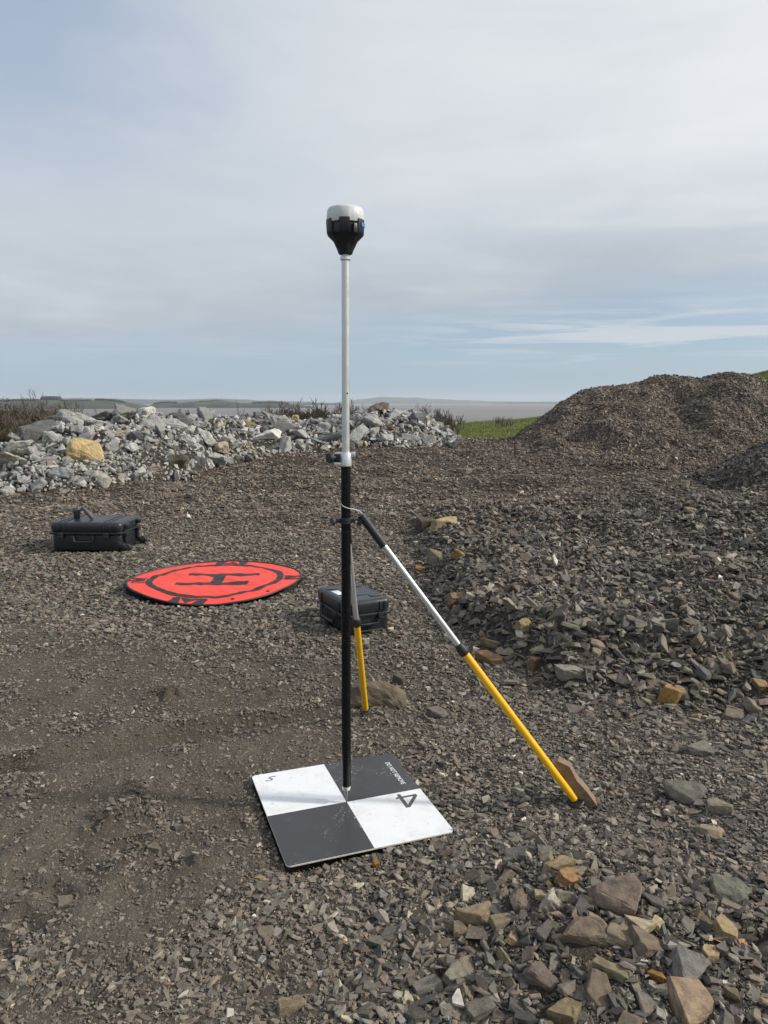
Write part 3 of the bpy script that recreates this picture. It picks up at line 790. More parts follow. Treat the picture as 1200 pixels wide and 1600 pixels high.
S(936, 1548, 50, .95, .35, (.135, .118, .10), 'squarish brown slab below the largest flat slab', .3, .4, 0, 13)
S(843, 1535, 60, .78, .4, (.13, .110, .104), 'dark triangular slab low in the near heap', .8, .35, -.1, 14, lm='dark triangular slab')
S(955, 1519, 56, .45, .4, OLV, 'olive wedge shaped stone with a pale rim in the near heap', -.3, .2, 0, 15, lm='olive wedge')
S(869, 1580, 66, .5, .45, (.185, .16, .105), 'long ochre tinted slab at the bottom edge of the picture', -.35, .2, 0, 16, lm='ochre tinted slab')
S(750, 1578, 50, .8, .4, (.13, .128, .122), 'cracked grey slab at the bottom edge left of the heap', -.8, .3, 0, 17, lm='cracked grey slab')
S(704, 1526, 42, .9, .7, (.17, .175, .155), 'greenish grey veined block left of the near heap', .5, .4, .1, 18, lm='greenish veined block')
S(1132, 1460, 34, .85, .8, (.36, .29, .18), 'cream and brown block alone right of the near heap', .2, .1, 0, 19, lm='cream and brown block')
S(1109, 1494, 30, .7, .6, (.40, .32, .21), 'small cream stone with brown cracks beside the blue grey block', .9, .2, 0, 20)
S(1004, 1448, 44, .5, .4, CREAM, 'pale cream chip above the dark brown slab', -.5, .3, 0, 21)
S(1026, 1446, 26, .8, .5, (.42, .37, .26), 'small pale yellow chip right of the cream chip', .5, .2, 0, 22)
S(1027, 1527, 34, .4, .4, (.30, .17, .06), 'narrow orange faced splinter in the near heap', -.7, .2, 0, 23)
S(1131, 1388, 76, .55, .25, (.135, .14, .13), 'flat greenish slate lying right of the near heap', -.3, .1, 0, 24, lm='greenish slate')
S(848, 1457, 40, .7, .4, (.10, .095, .105), 'black purple stone in the hollow of the near heap', .7, .4, .3, 25, lm='black purple stone')
S(800, 1470, 30, .55, .4, TAN, 'slim tan splinter standing in the near heap', 1.2, .5, .3, 26)
S(780, 1445, 36, .7, .5, (.19, .17, .13), 'pale brown chip below the blocky tan stone', .2, .2, 0, 27)
S(715, 1456, 34, .6, .5, (.20, .175, .13), 'small wedge of tan stone at the left of the heap', -.3, .2, 0, 28)
S(785, 1495, 40, .5, .35, (.19, .17, .125), 'narrow khaki splinter low in the near heap', 1.3, .6, .2, 29, lm='khaki splinter')
S(905, 1590, 34, .7, .5, (.12, .115, .11), 'dark chip at the bottom edge beneath the squarish slab', .3, .2, 0, 30)
S(1024, 901, 34, .42, .35, (.17, .15, .145), 'upright purple grey stone in the coarse shale terrace', 1.45, .9, 0, 31, lm='upright purple grey stone')
S(1056, 978, 54, .38, .4, (.15, .14, .13), 'rod shaped grey stone with a tan edge on the terrace', -.35, .1, 0, 32, lm='rod shaped stone')
S(981, 968, 34, .5, .4, TAN, 'small ochre stone left of the rod shaped stone', .1, .1, 0, 33)
S(1045, 1090, 44, .8, .7, (.25, .165, .07), 'rust coloured block at the front of the shale terrace', .7, .4, .2, 34, lm='rust coloured block')
S(888, 1050, 46, .65, .4, (.22, .215, .215), 'light grey slab at the foot of the terrace', -.3, .25, 0, 35, lm='light grey slab')
S(835, 1038, 28, .9, .7, (.19, .125, .085), 'rusty red block left of the light grey slab', .5, .3, 0, 36)
S(820, 981, 34, .8, .5, (.20, .17, .11), 'tan flat stone on the front of the terrace', .5, .4, .1, 37, lm='tan flat stone')
S(763, 1032, 48, .5, .45, (.185, .12, .075), 'long rusty brown stone right of the yellow leg', -.3, .2, 0, 38, lm='long rusty stone')
S(765, 1007, 42, .5, .4, (.20, .17, .11), 'tan slab just above the long rusty brown stone', -.4, .2, 0, 39)
S(716, 937, 38, .7, .45, (.20, .135, .085), 'brown slab with an orange rim beside the silver leg tube', .5, .4, 0, 40, lm='orange rimmed slab')
S(714, 957, 28, .6, .5, (.13, .12, .12), 'grey wedge below the orange rimmed slab', .4, .3, 0, 41)
S(680, 878, 34, .9, .8, (.15, .14, .105), 'olive grey block behind the silver leg tube', .5, .3, 0, 42, lm='olive grey block')
S(719, 868, 34, .5, .5, (.26, .175, .08), 'rust tinted stone right of the olive grey block', .3, .2, 0, 43)
S(655, 892, 20, .8, .7, (.24, .13, .06), 'small rusty stone left of the olive grey block', .3, .2, 0, 44)
S(694, 817, 54, .6, .35, (.36, .31, .19), 'pale yellow topped slab lying out in the middle of the yard', .15, .15, -.12, 45)
S(662, 821, 44, .7, .5, (.075, .062, .052), 'very dark brown rock touching the pale yellow slab', .2, .1, 0, 46)
S(685, 1115, 38, .6, .35, (.14, .135, .135), 'flat grey stone right of the rear leg foot', -.2, .1, 0, 47, lm='flat stone by the rear foot')
S(623, 1065, 22, .9, .9, (.085, .085, .08), 'dark cube of stone behind the brown rock at the rear foot', .5, .2, 0, 48)
S(1070, 1240, 62, .6, .4, (.145, .14, .135), 'large grey slab in the gravel right of the front leg foot', -.2, .25, 0, 49, lm='large grey slab')
S(1127, 1264, 44, .6, .5, (.24, .225, .185), 'pale grey buff stone right of the large grey slab', -.4, .25, 0, 50)
S(1054, 1172, 30, .7, .5, (.13, .12, .115), 'pointed brown grey stone in the gravel below the terrace', .4, .3, 0, 51)
S(1095, 1172, 50, .5, .3, (.135, .14, .135), 'half sunk flat slab in the gravel below the terrace', .1, .1, 0, 52, lm='half sunk slab')
S(588, 1352, 15, .8, .8, (.36, .19, .06), 'small bright orange pebble in front of the target board', .4, .2, 0, 53)
S(728, 736, 30, .6, .3, (.20, .19, .185), 'flat grey slab by the foot of the brown heap', .1, .1, 0, 54)
S(430, 726, 24, .6, .4, (.16, .145, .14), 'flat purplish slab at the foot of the rubble pile', .2, .2, 0, 55)
S(895, 1110, 40, .5, .3, (.115, .11, .108), 'dark slate in the shade under the terrace front', .1, .2, 0, 56, lm='shaded dark slate')
S(940, 940, 26, .6, .4, (.19, .17, .14), 'pale brown chip high on the terrace', .3, .3, 0, 57)
S(1110, 870, 30, .6, .3, (.11, .11, .108), 'dark slab at the back right of the terrace', .2, .3, 0, 58, lm='dark slab behind the terrace')
S(1080, 800, 30, .5, .4, (.17, .15, .115), 'tan stone at the back of the terrace before the heaps', .1, .1, 0, 59)
S(1070, 762, 14, .7, 1.2, (.27, .25, .22), 'pale upright stone before the dark slate heap', .2, .1, .2, 60)
S(245, 1325, 30, .7, .35, (.14, .13, .115), 'flat grey brown stone on the dirt in the left foreground', .2, .1, 0, 61)
S(100, 1412, 26, .8, .4, (.135, .13, .12), 'grey stone beside the tread marks in the left foreground', .6, .1, 0, 62)
S(415, 1457, 30, .8, .3, (.16, .145, .125), 'flat brown stone in the gravel below the board corner', .4, .1, 0, 63)
S(455, 1575, 44, .6, .35, (.18, .155, .115), 'broad tan slab at the bottom edge left of centre', .2, .1, 0, 64)
S(585, 1475, 30, .8, .6, (.13, .13, .125), 'grey block in the gravel under the board', .3, .2, 0, 65)
S(1140, 1560, 30, .8, .6, (.16, .14, .11), 'brown stone caught in the earth clod at the right bottom corner', .3, .2, 0, 66)

S(1188, 1073, 34, .6, .4, (.25, .185, .105), 'ochre brown slab at the right edge on the front of the terrace', -.3, .3, 0, 67, lm='ochre slab at the right edge')
S(1176, 1106, 28, .8, .5, (.17, .16, .14), 'pointed pale grey stone below the ochre slab at the right edge', .9, .5, .2, 68, lm='pointed stone at the right edge')
S(1140, 1118, 40, .5, .35, (.14, .125, .115), 'brown grey slab left of the pointed stone near the right edge', .1, .2, 0, 69, lm='brown grey slab near the right edge')
S(1165, 1020, 30, .7, .4, (.16, .15, .135), 'grey slab above the ochre slab near the right edge', .4, .3, 0, 70, lm='upper grey slab near the right edge')

# the two rocks that hold the legs
p = spot(592, 1112)
o = put_rock('foot_rock', boulder_mesh(903, (1, .5, .42), 18, 3, .05), M_SHALE, (-.05, 3.50, p[2] + .045), (.31, .27, .30), (0, .04, -.05), (.145, .115, .08), 'long layered brown rock weighing down the rear yellow leg', 'rock')
def leaning_slab():
    bm = bmesh.new()
    out = [(-.135, .028), (-.10, .055), (-.03, .052), (.02, .035), (.085, .045), (.125, .01), (.12, -.04), (.06, -.05), (-.03, -.045), (-.10, -.015)]
    for z, sc in ((-.023, 1.), (.023, .93)):
        for x, y in out: bm.verts.new((x * sc, y * sc, z + .004 * math.sin(x * 40)))
    bm.verts.ensure_lookup_table(); n = len(out); v = bm.verts
    bm.faces.new([v[i] for i in range(n)][::-1]); bm.faces.new([v[n + i] for i in range(n)])
    for i in range(n): bm.faces.new((v[i], v[(i + 1) % n], v[n + (i + 1) % n], v[n + i]))
    bmesh.ops.triangulate(bm, faces=bm.faces)
    for _ in range(3):
        bmesh.ops.subdivide_edges(bm, edges=[e for e in bm.edges if e.calc_length() > .022], cuts=1); bmesh.ops.triangulate(bm, faces=bm.faces)
    bm.normal_update()
    for q in bm.verts:
        q.co += q.normal * float(fbm(np.array(q.co.x * 22), np.array(q.co.y * 22 + q.co.z * 90), 3, 15)) * .0035
    return bm_mesh(bm, 'leaning_slab')
o = put_rock('leaning_slab', leaning_slab(), M_SHALE, (.712, 2.528, .082), (1, .72, 1.0), Matrix(((.53, -.81, -.24), (-.08, .23, -.95), (-.84, -.53, -.13))).to_quaternion().to_euler(), (.235, .162, .108), 'flat brown slab leaning against the front yellow leg at its foot', 'rock')
LEAN = o

def random_shale(total=430):
    rg = random.Random(31); todo = []; shapes = [shale_mesh(700 + i, rg.choice((.16, .2, .26, .32, .42)), 1, rg.uniform(1.05, 1.35)) for i in range(18)]
    for m_ in shapes: m_.materials.append(M_SHALE)
    zones = []
    for _ in range(total):
        r_ = rg.random()
        if r_ < .56: zones.append(('near heap', rg.gauss(880, 130), rg.gauss(1480, 75), .042, .09))
        elif r_ < .88:
            t_ = rg.random(); zones.append(('terrace front', 690 + t_ * 520, 955 + 150 * t_ ** .7 + rg.gauss(-15, 28), .06, .11))
        else: zones.append(('terrace top', rg.uniform(760, 1200), rg.uniform(840, 1000), .07, .12))
    for zn, px, py, lo, hi in zones:
        px = min(max(px, 610), 1205); py = min(py, 1610)
        p = spot(px, py); s = lo + (hi - lo) * rg.random() ** 2
        if any((p[0] - q[0]) ** 2 + (p[1] - q[1]) ** 2 < (.62 * (s * .5 + q[2])) ** 2 for q in shale_placed): continue
        if bool(footprint(np.array(p[0]), np.array(p[1]))) or math.hypot(p[0] + .12, p[1] - 2.5) < .5: continue
        shale_placed.append((p[0], p[1], s * .5))
        tone, col = rg.choices([('grey', GREY), ('brown', BRN), ('dark slate', (.095, .088, .080)), ('tan', (.25, .205, .14)), ('olive', OLV)], (30, 30, 13, 19, 8))[0]
        kf = rg.uniform(.8, 1.35); big = 'larger' if s > (lo + hi) * .45 else 'smaller'
        o = put_rock('shale_stone', rg.choice(shapes), M_SHALE, (p[0], p[1], p[2] + s * .10), (s * rg.uniform(.9, 1.2), s * rg.uniform(.75, 1.1), s * rg.uniform(.7, 1.1)),
                 (rg.gauss(.12, .32), rg.gauss(0, .32), rg.uniform(0, 6.28)), tuple(c * kf for c in col), None, None)
        todo.append((o, f'{big} {tone} stone {beside(p, SMARKS)}'))
    share_out(todo, 'stone')
random_shale()
build_gravel()

# ------------------------------------------------------------------ target board
M_WHITE = None
def board_materials():
    m, t_, b = material('white_board')
    oc = t_.n('ShaderNodeTexCoord').outputs['Object']
    n = t_.noise(oc, 9, 6, .65, .5); n2 = t_.noise(t_.comb(t_.m('MULTIPLY', t_.sep(oc)[0], 6.), t_.m('MULTIPLY', t_.sep(oc)[1], 60.), 0.), 1.2, 3, .6, 1.2)
    c = t_.mix(t_.m('MULTIPLY', t_.ss(n, .46, .75), .45), (.76, .775, .79, 1), (.53, .50, .445, 1))
    c = t_.mix(t_.m('MULTIPLY', t_.ss(t_.noise(oc, 60, 3, .6), .64, .70), .5), c, (.42, .38, .32, 1))
    c = t_.mix(t_.m('MULTIPLY', t_.ss(n2, .66, .72), .22), c, (.40, .40, .41, 1))
    t_.put(b.inputs['Base Color'], c); b.inputs['Roughness'].default_value = .38
    m2, t_, b = material('black_board')
    oc = t_.n('ShaderNodeTexCoord').outputs['Object']
    n = t_.noise(oc, 7, 6, .7, .4); n3 = t_.noise(oc, 130, 2, .5); n4 = t_.noise(oc, 5, 3, .6)
    c = t_.mix(t_.m('MULTIPLY', t_.ss(n, .45, .8), .6), (.040, .041, .046, 1), (.085, .083, .083, 1))
    c = t_.mix(t_.m('MULTIPLY', t_.ss(n3, .63, .67), t_.ss(n4, .50, .62)), c, (.62, .62, .62, 1))
    c = t_.mix(t_.m('MULTIPLY', t_.ss(t_.noise(oc, 22, 6, .7, .6), .50, .72), t_.ss(n4, .44, .66, 0., .6)), c, (.20, .185, .165, 1))
    t_.put(b.inputs['Base Color'], c); t_.put(b.inputs['Roughness'], t_.ss(n, .3, .7, .36, .55))
    return m, m2
M_WHITE, M_BLACKB = board_materials()
M_EDGE = plain('board_edge', (.50, .46, .40), .7, 0, .3, 40)
M_INK = plain('grey_ink', (.075, .08, .09), .5)
M_PENCIL = plain('thin_ink', (.16, .17, .19), .5)
M_PAINTW = plain('white_print', (.78, .78, .78), .5)

def text_mesh(txt, size, shear=0., ext=.0003):
    cu = bpy.data.curves.new('t', 'FONT'); cu.body = txt; cu.size = size; cu.extrude = ext; cu.shear = shear
    cu.align_x = 'CENTER'; cu.align_y = 'CENTER'; cu.resolution_u = 4
    o_ = bpy.data.objects.new('t', cu); COL.objects.link(o_)
    dg = bpy.context.evaluated_depsgraph_get(); me = bpy.data.meshes.new_from_object(o_.evaluated_get(dg))
    bpy.data.objects.remove(o_); me.materials.clear(); return me

def build_board():
    S_ = .300; T = .006; rc = .016
    def outline(x0, y0, x1, y1, corner):
        pts = []
        for (cx, cy, sx, sy, a0) in ((x1, y1, 1, 1, 0), (x0, y1, -1, 1, 90), (x0, y0, -1, -1, 180), (x1, y0, 1, -1, 270)):
            if (sx, sy) in corner:
                for i in range(7):
                    a = R(a0 + 15 * i); pts.append((cx - sx * rc + rc * math.cos(a), cy - sy * rc + rc * math.sin(a)))
            else: pts.append((cx, cy))
        return pts
    def slab(pts, z0, z1):
        bm = bmesh.new(); lo = [bm.verts.new((x, y, z0)) for x, y in pts]; hi = [bm.verts.new((x, y, z1)) for x, y in pts]
        bm.faces.new(lo[::-1]); bm.faces.new(hi)
        for i in range(len(pts)): bm.faces.new((lo[i], lo[(i + 1) % len(pts)], hi[(i + 1) % len(pts)], hi[i]))
        return bm_mesh(bm, 'board')
    a, b = -.0226, .0096                              # slope along local x and y
    c, s = math.cos(BOARD_YAW), math.sin(BOARD_YAW)
    rot = Matrix(((c, -s, 0), (s, c, 0), (0, 0, 1))) @ Matrix.Rotation(-math.atan(a), 3, 'Y') @ Matrix.Rotation(math.atan(b), 3, 'X')
    z0 = float(h_base(np.array(BOARD_C[0]), np.array(BOARD_C[1]))) + .016
    e = empty('target_board', (BOARD_C[0], BOARD_C[1], z0)); e.rotation_euler = rot.to_euler()
    tag(e, 'square black and white checkered survey target board on the ground under the pole tip', 'target board')
    al = {(1, 1), (-1, 1), (-1, -1), (1, -1)}
    link('panel', slab(outline(-S_, -S_, S_, S_, al), 0, T), M_WHITE, e)
    link('edge_band', slab(outline(-S_ - .0004, -S_ - .0004, S_ + .0004, S_ + .0004, al), .0006, T - .0016), M_EDGE, e)
    link('black_square', slab(outline(0, 0, S_, S_, {(1, 1)}), T + .0003, T + .0008), M_BLACKB, e)
    link('black_square', slab(outline(-S_, -S_, 0, 0, {(-1, -1)}), T + .0003, T + .0008), M_BLACKB, e)
    # numeral 4 drawn as a broad stroke outline
    bm = bmesh.new(); zt = T + .0009
    def bar(p0, p1, wd, z):
        p0, p1 = Vector((*p0, z)), Vector((*p1, z)); d = (p1 - p0).normalized(); n_ = Vector((-d.y, d.x, 0)) * wd / 2
        v = [bm.verts.new(q) for q in (p0 - n_, p1 - n_, p1 + n_, p0 + n_)] + [bm.verts.new(q + Vector((0, 0, .0004))) for q in (p0 - n_, p1 - n_, p1 + n_, p0 + n_)]
        bm.faces.new(v[4:]); bm.faces.new(v[3::-1])
        for i in range(4): bm.faces.new((v[i], v[(i + 1) % 4], v[4 + (i + 1) % 4], v[4 + i]))
    bar((.020, -.058), (.020, .055), .017, T); bar((.016, .052), (-.052, -.026), .016, T + .0001); bar((-.058, -.030), (.042, -.030), .013, T + .0002)
    link('numeral', bm_mesh(bm, 'numeral'), M_INK, e, (.220, -.062, .0002), (0, 0, math.pi)).scale = (.84, .84, 1)
    me = text_mesh('DO NOT REMOVE', .028)
    link('lettering', me, M_PAINTW, e, (.250, .140, T + .0012), (0, 0, -math.pi / 2)).scale = (.80, 1.0, 1)
    link('letter', text_mesh('S', .062, .45, .0002), M_PENCIL, e, (-.243, .255, T + .0005), (0, 0, -.15)).scale = (1.1, .8, 1)
    return z0
BOARD_Z = build_board() + .0065

# ------------------------------------------------------------------ survey pole with receiver and two legs
M_ALU = plain('aluminium', (.66, .67, .66), .34, .6, .06, 40)
M_BLK = plain('black_coat', (.008, .008, .009), .25, 0, .2, 60, spec=.28)
M_RUB = plain('black_rubber', (.016, .016, .018), .55, 0, .3, 60)
M_YEL = plain('yellow_paint', (.86, .47, .012), .38, 0, .06, 25)
M_BODY = plain('receiver_black', (.014, .015, .019), .45, 0, .2, 40)
M_DOME = plain('receiver_grey', (.58, .60, .60), .45, 0, .05, 30)
M_BLUE = plain('blue_label', (.03, .22, .55), .4)
M_DARKG = plain('dark_grey', (.05, .05, .055), .5)
M_STEEL = plain('steel_point', (.33, .33, .34), .25, 1., .1, 60)

def part(name, fn, mat, parent, smooth=35):
    bm = bmesh.new(); fn(bm); bmesh.ops.recalc_face_normals(bm, faces=bm.faces)
    return link(name, bm_mesh(bm, name, smooth), mat, parent)

def build_pole():
    bx, by = -.1405, 2.509
    e = empty('survey_pole', (bx, by, BOARD_Z)); e.rotation_euler = (0, R(.35), 0)
    tag(e, 'tall survey pole with grey domed receiver, black lower tube and two yellow legs', 'survey pole')
    B = BOARD_Z
    Z = lambda z: z - B
    part('point', lambda bm: add_lathe(bm, [(.0012, 0), (.004, .02), (.0075, .05), (.009, .052)], seg=16), M_STEEL, e)
    part('collar', lambda bm: add_lathe(bm, [(.009, .050), (.0150, .054), (.0165, .060), (.0165, .068), (.015, .0705)], seg=20), M_ALU, e)
    part('lower_tube', lambda bm: add_tube(bm, (0, 0, .069), (0, 0, Z(1.283)), .0168, seg=24), M_BLK, e)
    part('upper_tube', lambda bm: add_tube(bm, (0, 0, Z(1.27)), (0, 0, Z(1.985)), .0132, seg=24), M_ALU, e)
    part('screw_stub', lambda bm: add_lathe(bm, [(.0135, Z(1.967)), (.0175, Z(1.970)), (.0175, Z(1.979)), (.0135, Z(1.982))], seg=20), M_ALU, e)
    part('locating_hole', lambda bm: add_tube(bm, (.006, -.0110, Z(1.531)), (.006, -.0126, Z(1.531)), .003, seg=10), M_RUB, e)
    def clamp(bm):
        add_lathe(bm, [(.0185, Z(1.281)), (.0208, Z(1.2825)), (.0208, Z(1.326)), (.0195, Z(1.328))], seg=24)
        add_box(bm, (-.027, -.002, Z(1.289)), (.026, .022, .012), .002); add_box(bm, (-.027, -.002, Z(1.326)), (.022, .020, .006), .0015)
        add_box(bm, (.026, .0, Z(1.322)), (.014, .018, .018), .002)
    cl = part('height_clamp', clamp, M_ALU, e)
    part('lock_lever', lambda bm: add_box(bm, (-.030, -.002, Z(1.309)), (.024, .018, .026), .003), M_RUB, cl)
    def knob(bm, c, d, r, l):
        d = Vector(d).normalized(); q = d.to_track_quat('Z', 'Y')
        add_lathe(bm, [(r * .45, 0), (r * .5, l * .45), (r * .86, l * .5), (r, l * .62), (r, l * .92), (r * .9, l)], c, 18, q)
    part('knob', lambda bm: knob(bm, (-.034, -.004, Z(1.311)), (-1, -.75, .0), .0175, .032), M_RUB, cl)
    # leg clamp
    def ring(bm):
        add_lathe(bm, [(.0185, Z(1.079)), (.0215, Z(1.081)), (.0215, Z(1.098)), (.0185, Z(1.100))], seg=24)
        add_box(bm, (-.027, -.002, Z(1.0895)), (.018, .014, .014), .002); add_box(bm, (.030, .003, Z(1.0895)), (.022, .016, .014), .002)
        add_tube(bm, (.047, -.012, Z(1.085)), (.047, .018, Z(1.085)), .0115, seg=16); add_box(bm, (-.004, .030, Z(1.088)), (.018, .024, .016), .002)
    rg_ = part('leg_clamp', ring, M_RUB, e)
    part('knob', lambda bm: knob(bm, (-.030, -.004, Z(1.089)), (-1, -.55, 0), .0145, .022), M_DARKG, rg_)
    part('bolt', lambda bm: add_tube(bm, (.037, -.013, Z(1.088)), (.037, -.0155, Z(1.088)), .004, seg=10), M_ALU, rg_)
    inv = Matrix.Rotation(R(-.35), 3, 'Y')
    def leg(hinge, foot, l_sleeve, l_joint):
        h = Vector(hinge); f = inv @ (Vector((foot[0], foot[1], foot[2])) - Vector((bx, by, B)))
        d = (f - h); L = d.length; d.normalize(); at = lambda s_: h + d * s_
        lg = part('leg', lambda bm: add_tube(bm, at(l_sleeve - .01), at(l_joint + .01), .0108, seg=18), M_ALU, e)
        part('grip', lambda bm: add_tube(bm, at(-.012), at(l_sleeve), .0150, seg=18), M_RUB, lg)
        def j(bm): add_lathe(bm, [(.0125, 0), (.0165, .004), (.0165, .012), (.0195, .018), (.0195, .040), (.0165, .046)], at(l_joint - .012), 18, d.to_track_quat('Z', 'Y'))
        part('twist_lock', j, M_RUB, lg)
        part('lower_leg', lambda bm: add_tube(bm, at(l_joint + .030), at(L - .012), .0142, seg=18), M_YEL, lg)
        part('spike', lambda bm: add_tube(bm, at(L - .013), at(L + .03), .011, .002, 12), M_STEEL, lg)
        part('foot_plate', lambda bm: add_lathe(bm, [(.014, -.004), (.026, -.004), (.030, 0), (.026, .004)], f, 20, Euler((R(12), R(-14), 0)).to_quaternion()), M_RUB, lg)
    zr = float(h_base(np.array(FOOT_R[0]), np.array(FOOT_R[1]))) + .022; zb = float(h_base(np.array(FOOT_B[0]), np.array(FOOT_B[1]))) + .022
    leg((.060, .003, Z(1.100)), (FOOT_R[0], FOOT_R[1], zr), .125, .585)
    leg((-.002, .046, Z(1.083)), (FOOT_B[0], FOOT_B[1], zb), .115, .60)
    part('tie_wire', lambda bm: add_path(bm, [(-.017, -.008, Z(1.152)), (-.010, -.0175, Z(1.144)), (.004, -.020, Z(1.138)), (.016, -.014, Z(1.134)), (.030, -.004, Z(1.131)), (.048, .0, Z(1.124)), (.062, .003, Z(1.112))], .0013, 6), M_PAINTW, e)
    # receiver: black lobed body and grey dome
    z0 = 1.987
    def lobed(bm, prof, depth, cap):
        seg = 96; rings = []
        for r, z, dp in prof:
            ring = []
            for i in range(seg):
                a = 2 * math.pi * i / seg + R(8); ph = (a * 6 / (2 * math.pi)) % 1
                g = float(sstep(abs(ph - .5), .27, .335))                      # 1 in the gaps between the lobes
                flat = 1 / math.cos((ph - .5) * .9) if g < .5 else 1.0
                rr = r * (1 - depth * dp * g) * (1 + (flat - 1) * .35 * dp)
                ring.append(bm.verts.new((rr * math.cos(a), rr * math.sin(a), Z(z0 + z * .93))))
            rings.append(ring)
        for A, C in zip(rings, rings[1:]):
            for i in range(seg): bm.faces.new((A[i], A[(i + 1) % seg], C[(i + 1) % seg], C[i]))
        bm.faces.new(rings[0][::-1]); bm.faces.new(rings[-1])
    rc = part('receiver', lambda bm: lobed(bm, [(.020, 0, 0), (.0235, .003, 0), (.0265, .012, .1), (.041, .045, .7), (.0605, .066, 1), (.0625, .070, 1), (.0645, .108, 1), (.0640, .114, .9), (.0605, .116, .3)], .16, True), M_BODY, e, 28)
    part('dome', lambda bm: lobed(bm, [(.0608, .104, .6), (.0632, .1145, .5), (.0622, .130, .3), (.0600, .148, .25), (.0565, .1545, .15), (.047, .1595, .05), (.025, .1625, 0), (.004, .1635, 0)], .05, True), M_DOME, rc, 40)
    a = R(-22)
    part('blue_label', lambda bm: add_box(bm, (.0648 * math.cos(a), .0648 * math.sin(a), Z(z0 + .088)), (.0016, .026, .013), .0004, Matrix.Rotation(a, 3, 'Z')), M_BLUE, rc)
    for q in (-112, -50):
        a = R(q); part('port_cover', lambda bm: add_box(bm, (.0575 * math.cos(a), .0575 * math.sin(a), Z(z0 + .075)), (.006, .022, .030), .0015, Matrix.Rotation(a, 3, 'Z')), M_BODY, rc)
build_pole()

# ------------------------------------------------------------------ landing pad
M_RED = plain('red_nylon', (.86, .055, .028), .5, 0, .10, 14, .0)
M_PADBLK = plain('black_print', (.018, .016, .016), .55, 0, .3, 30)
M_RIM = plain('black_piping', (.02, .02, .021), .5, 0, .3, 50)
def pad_z(u, v):
    """height of the sprung cloth over the ground; u,v in pad units (-1..1)"""
    r = np.hypot(u, v); th = np.arctan2(v, u)
    z = .022 + .014 * r * r * np.cos(2 * th - .5) + .008 * r ** 2 * np.cos(3 * th + 1.2)
    wr = (.010 * fbm(u * 2.6 + v, v * 2.0, 3, 33) + .009 * np.abs(gnoise(u * 4 + 2 * v, v * 5 - u, 35)) + .005 * np.abs(gnoise(u * 9 - 3 * v, v * 10 + 2 * u, 36))) * (1 - .8 * sstep(r, .8, 1.))
    return z + wr + .015
def pad_pt(u, v, lift=0.):
    u, v = np.asarray(u, float), np.asarray(v, float)
    th = np.arctan2(v, u); k_ = pad_r(th)
    return np.stack([u * k_, v * k_, pad_z(u, v) + lift], -1)
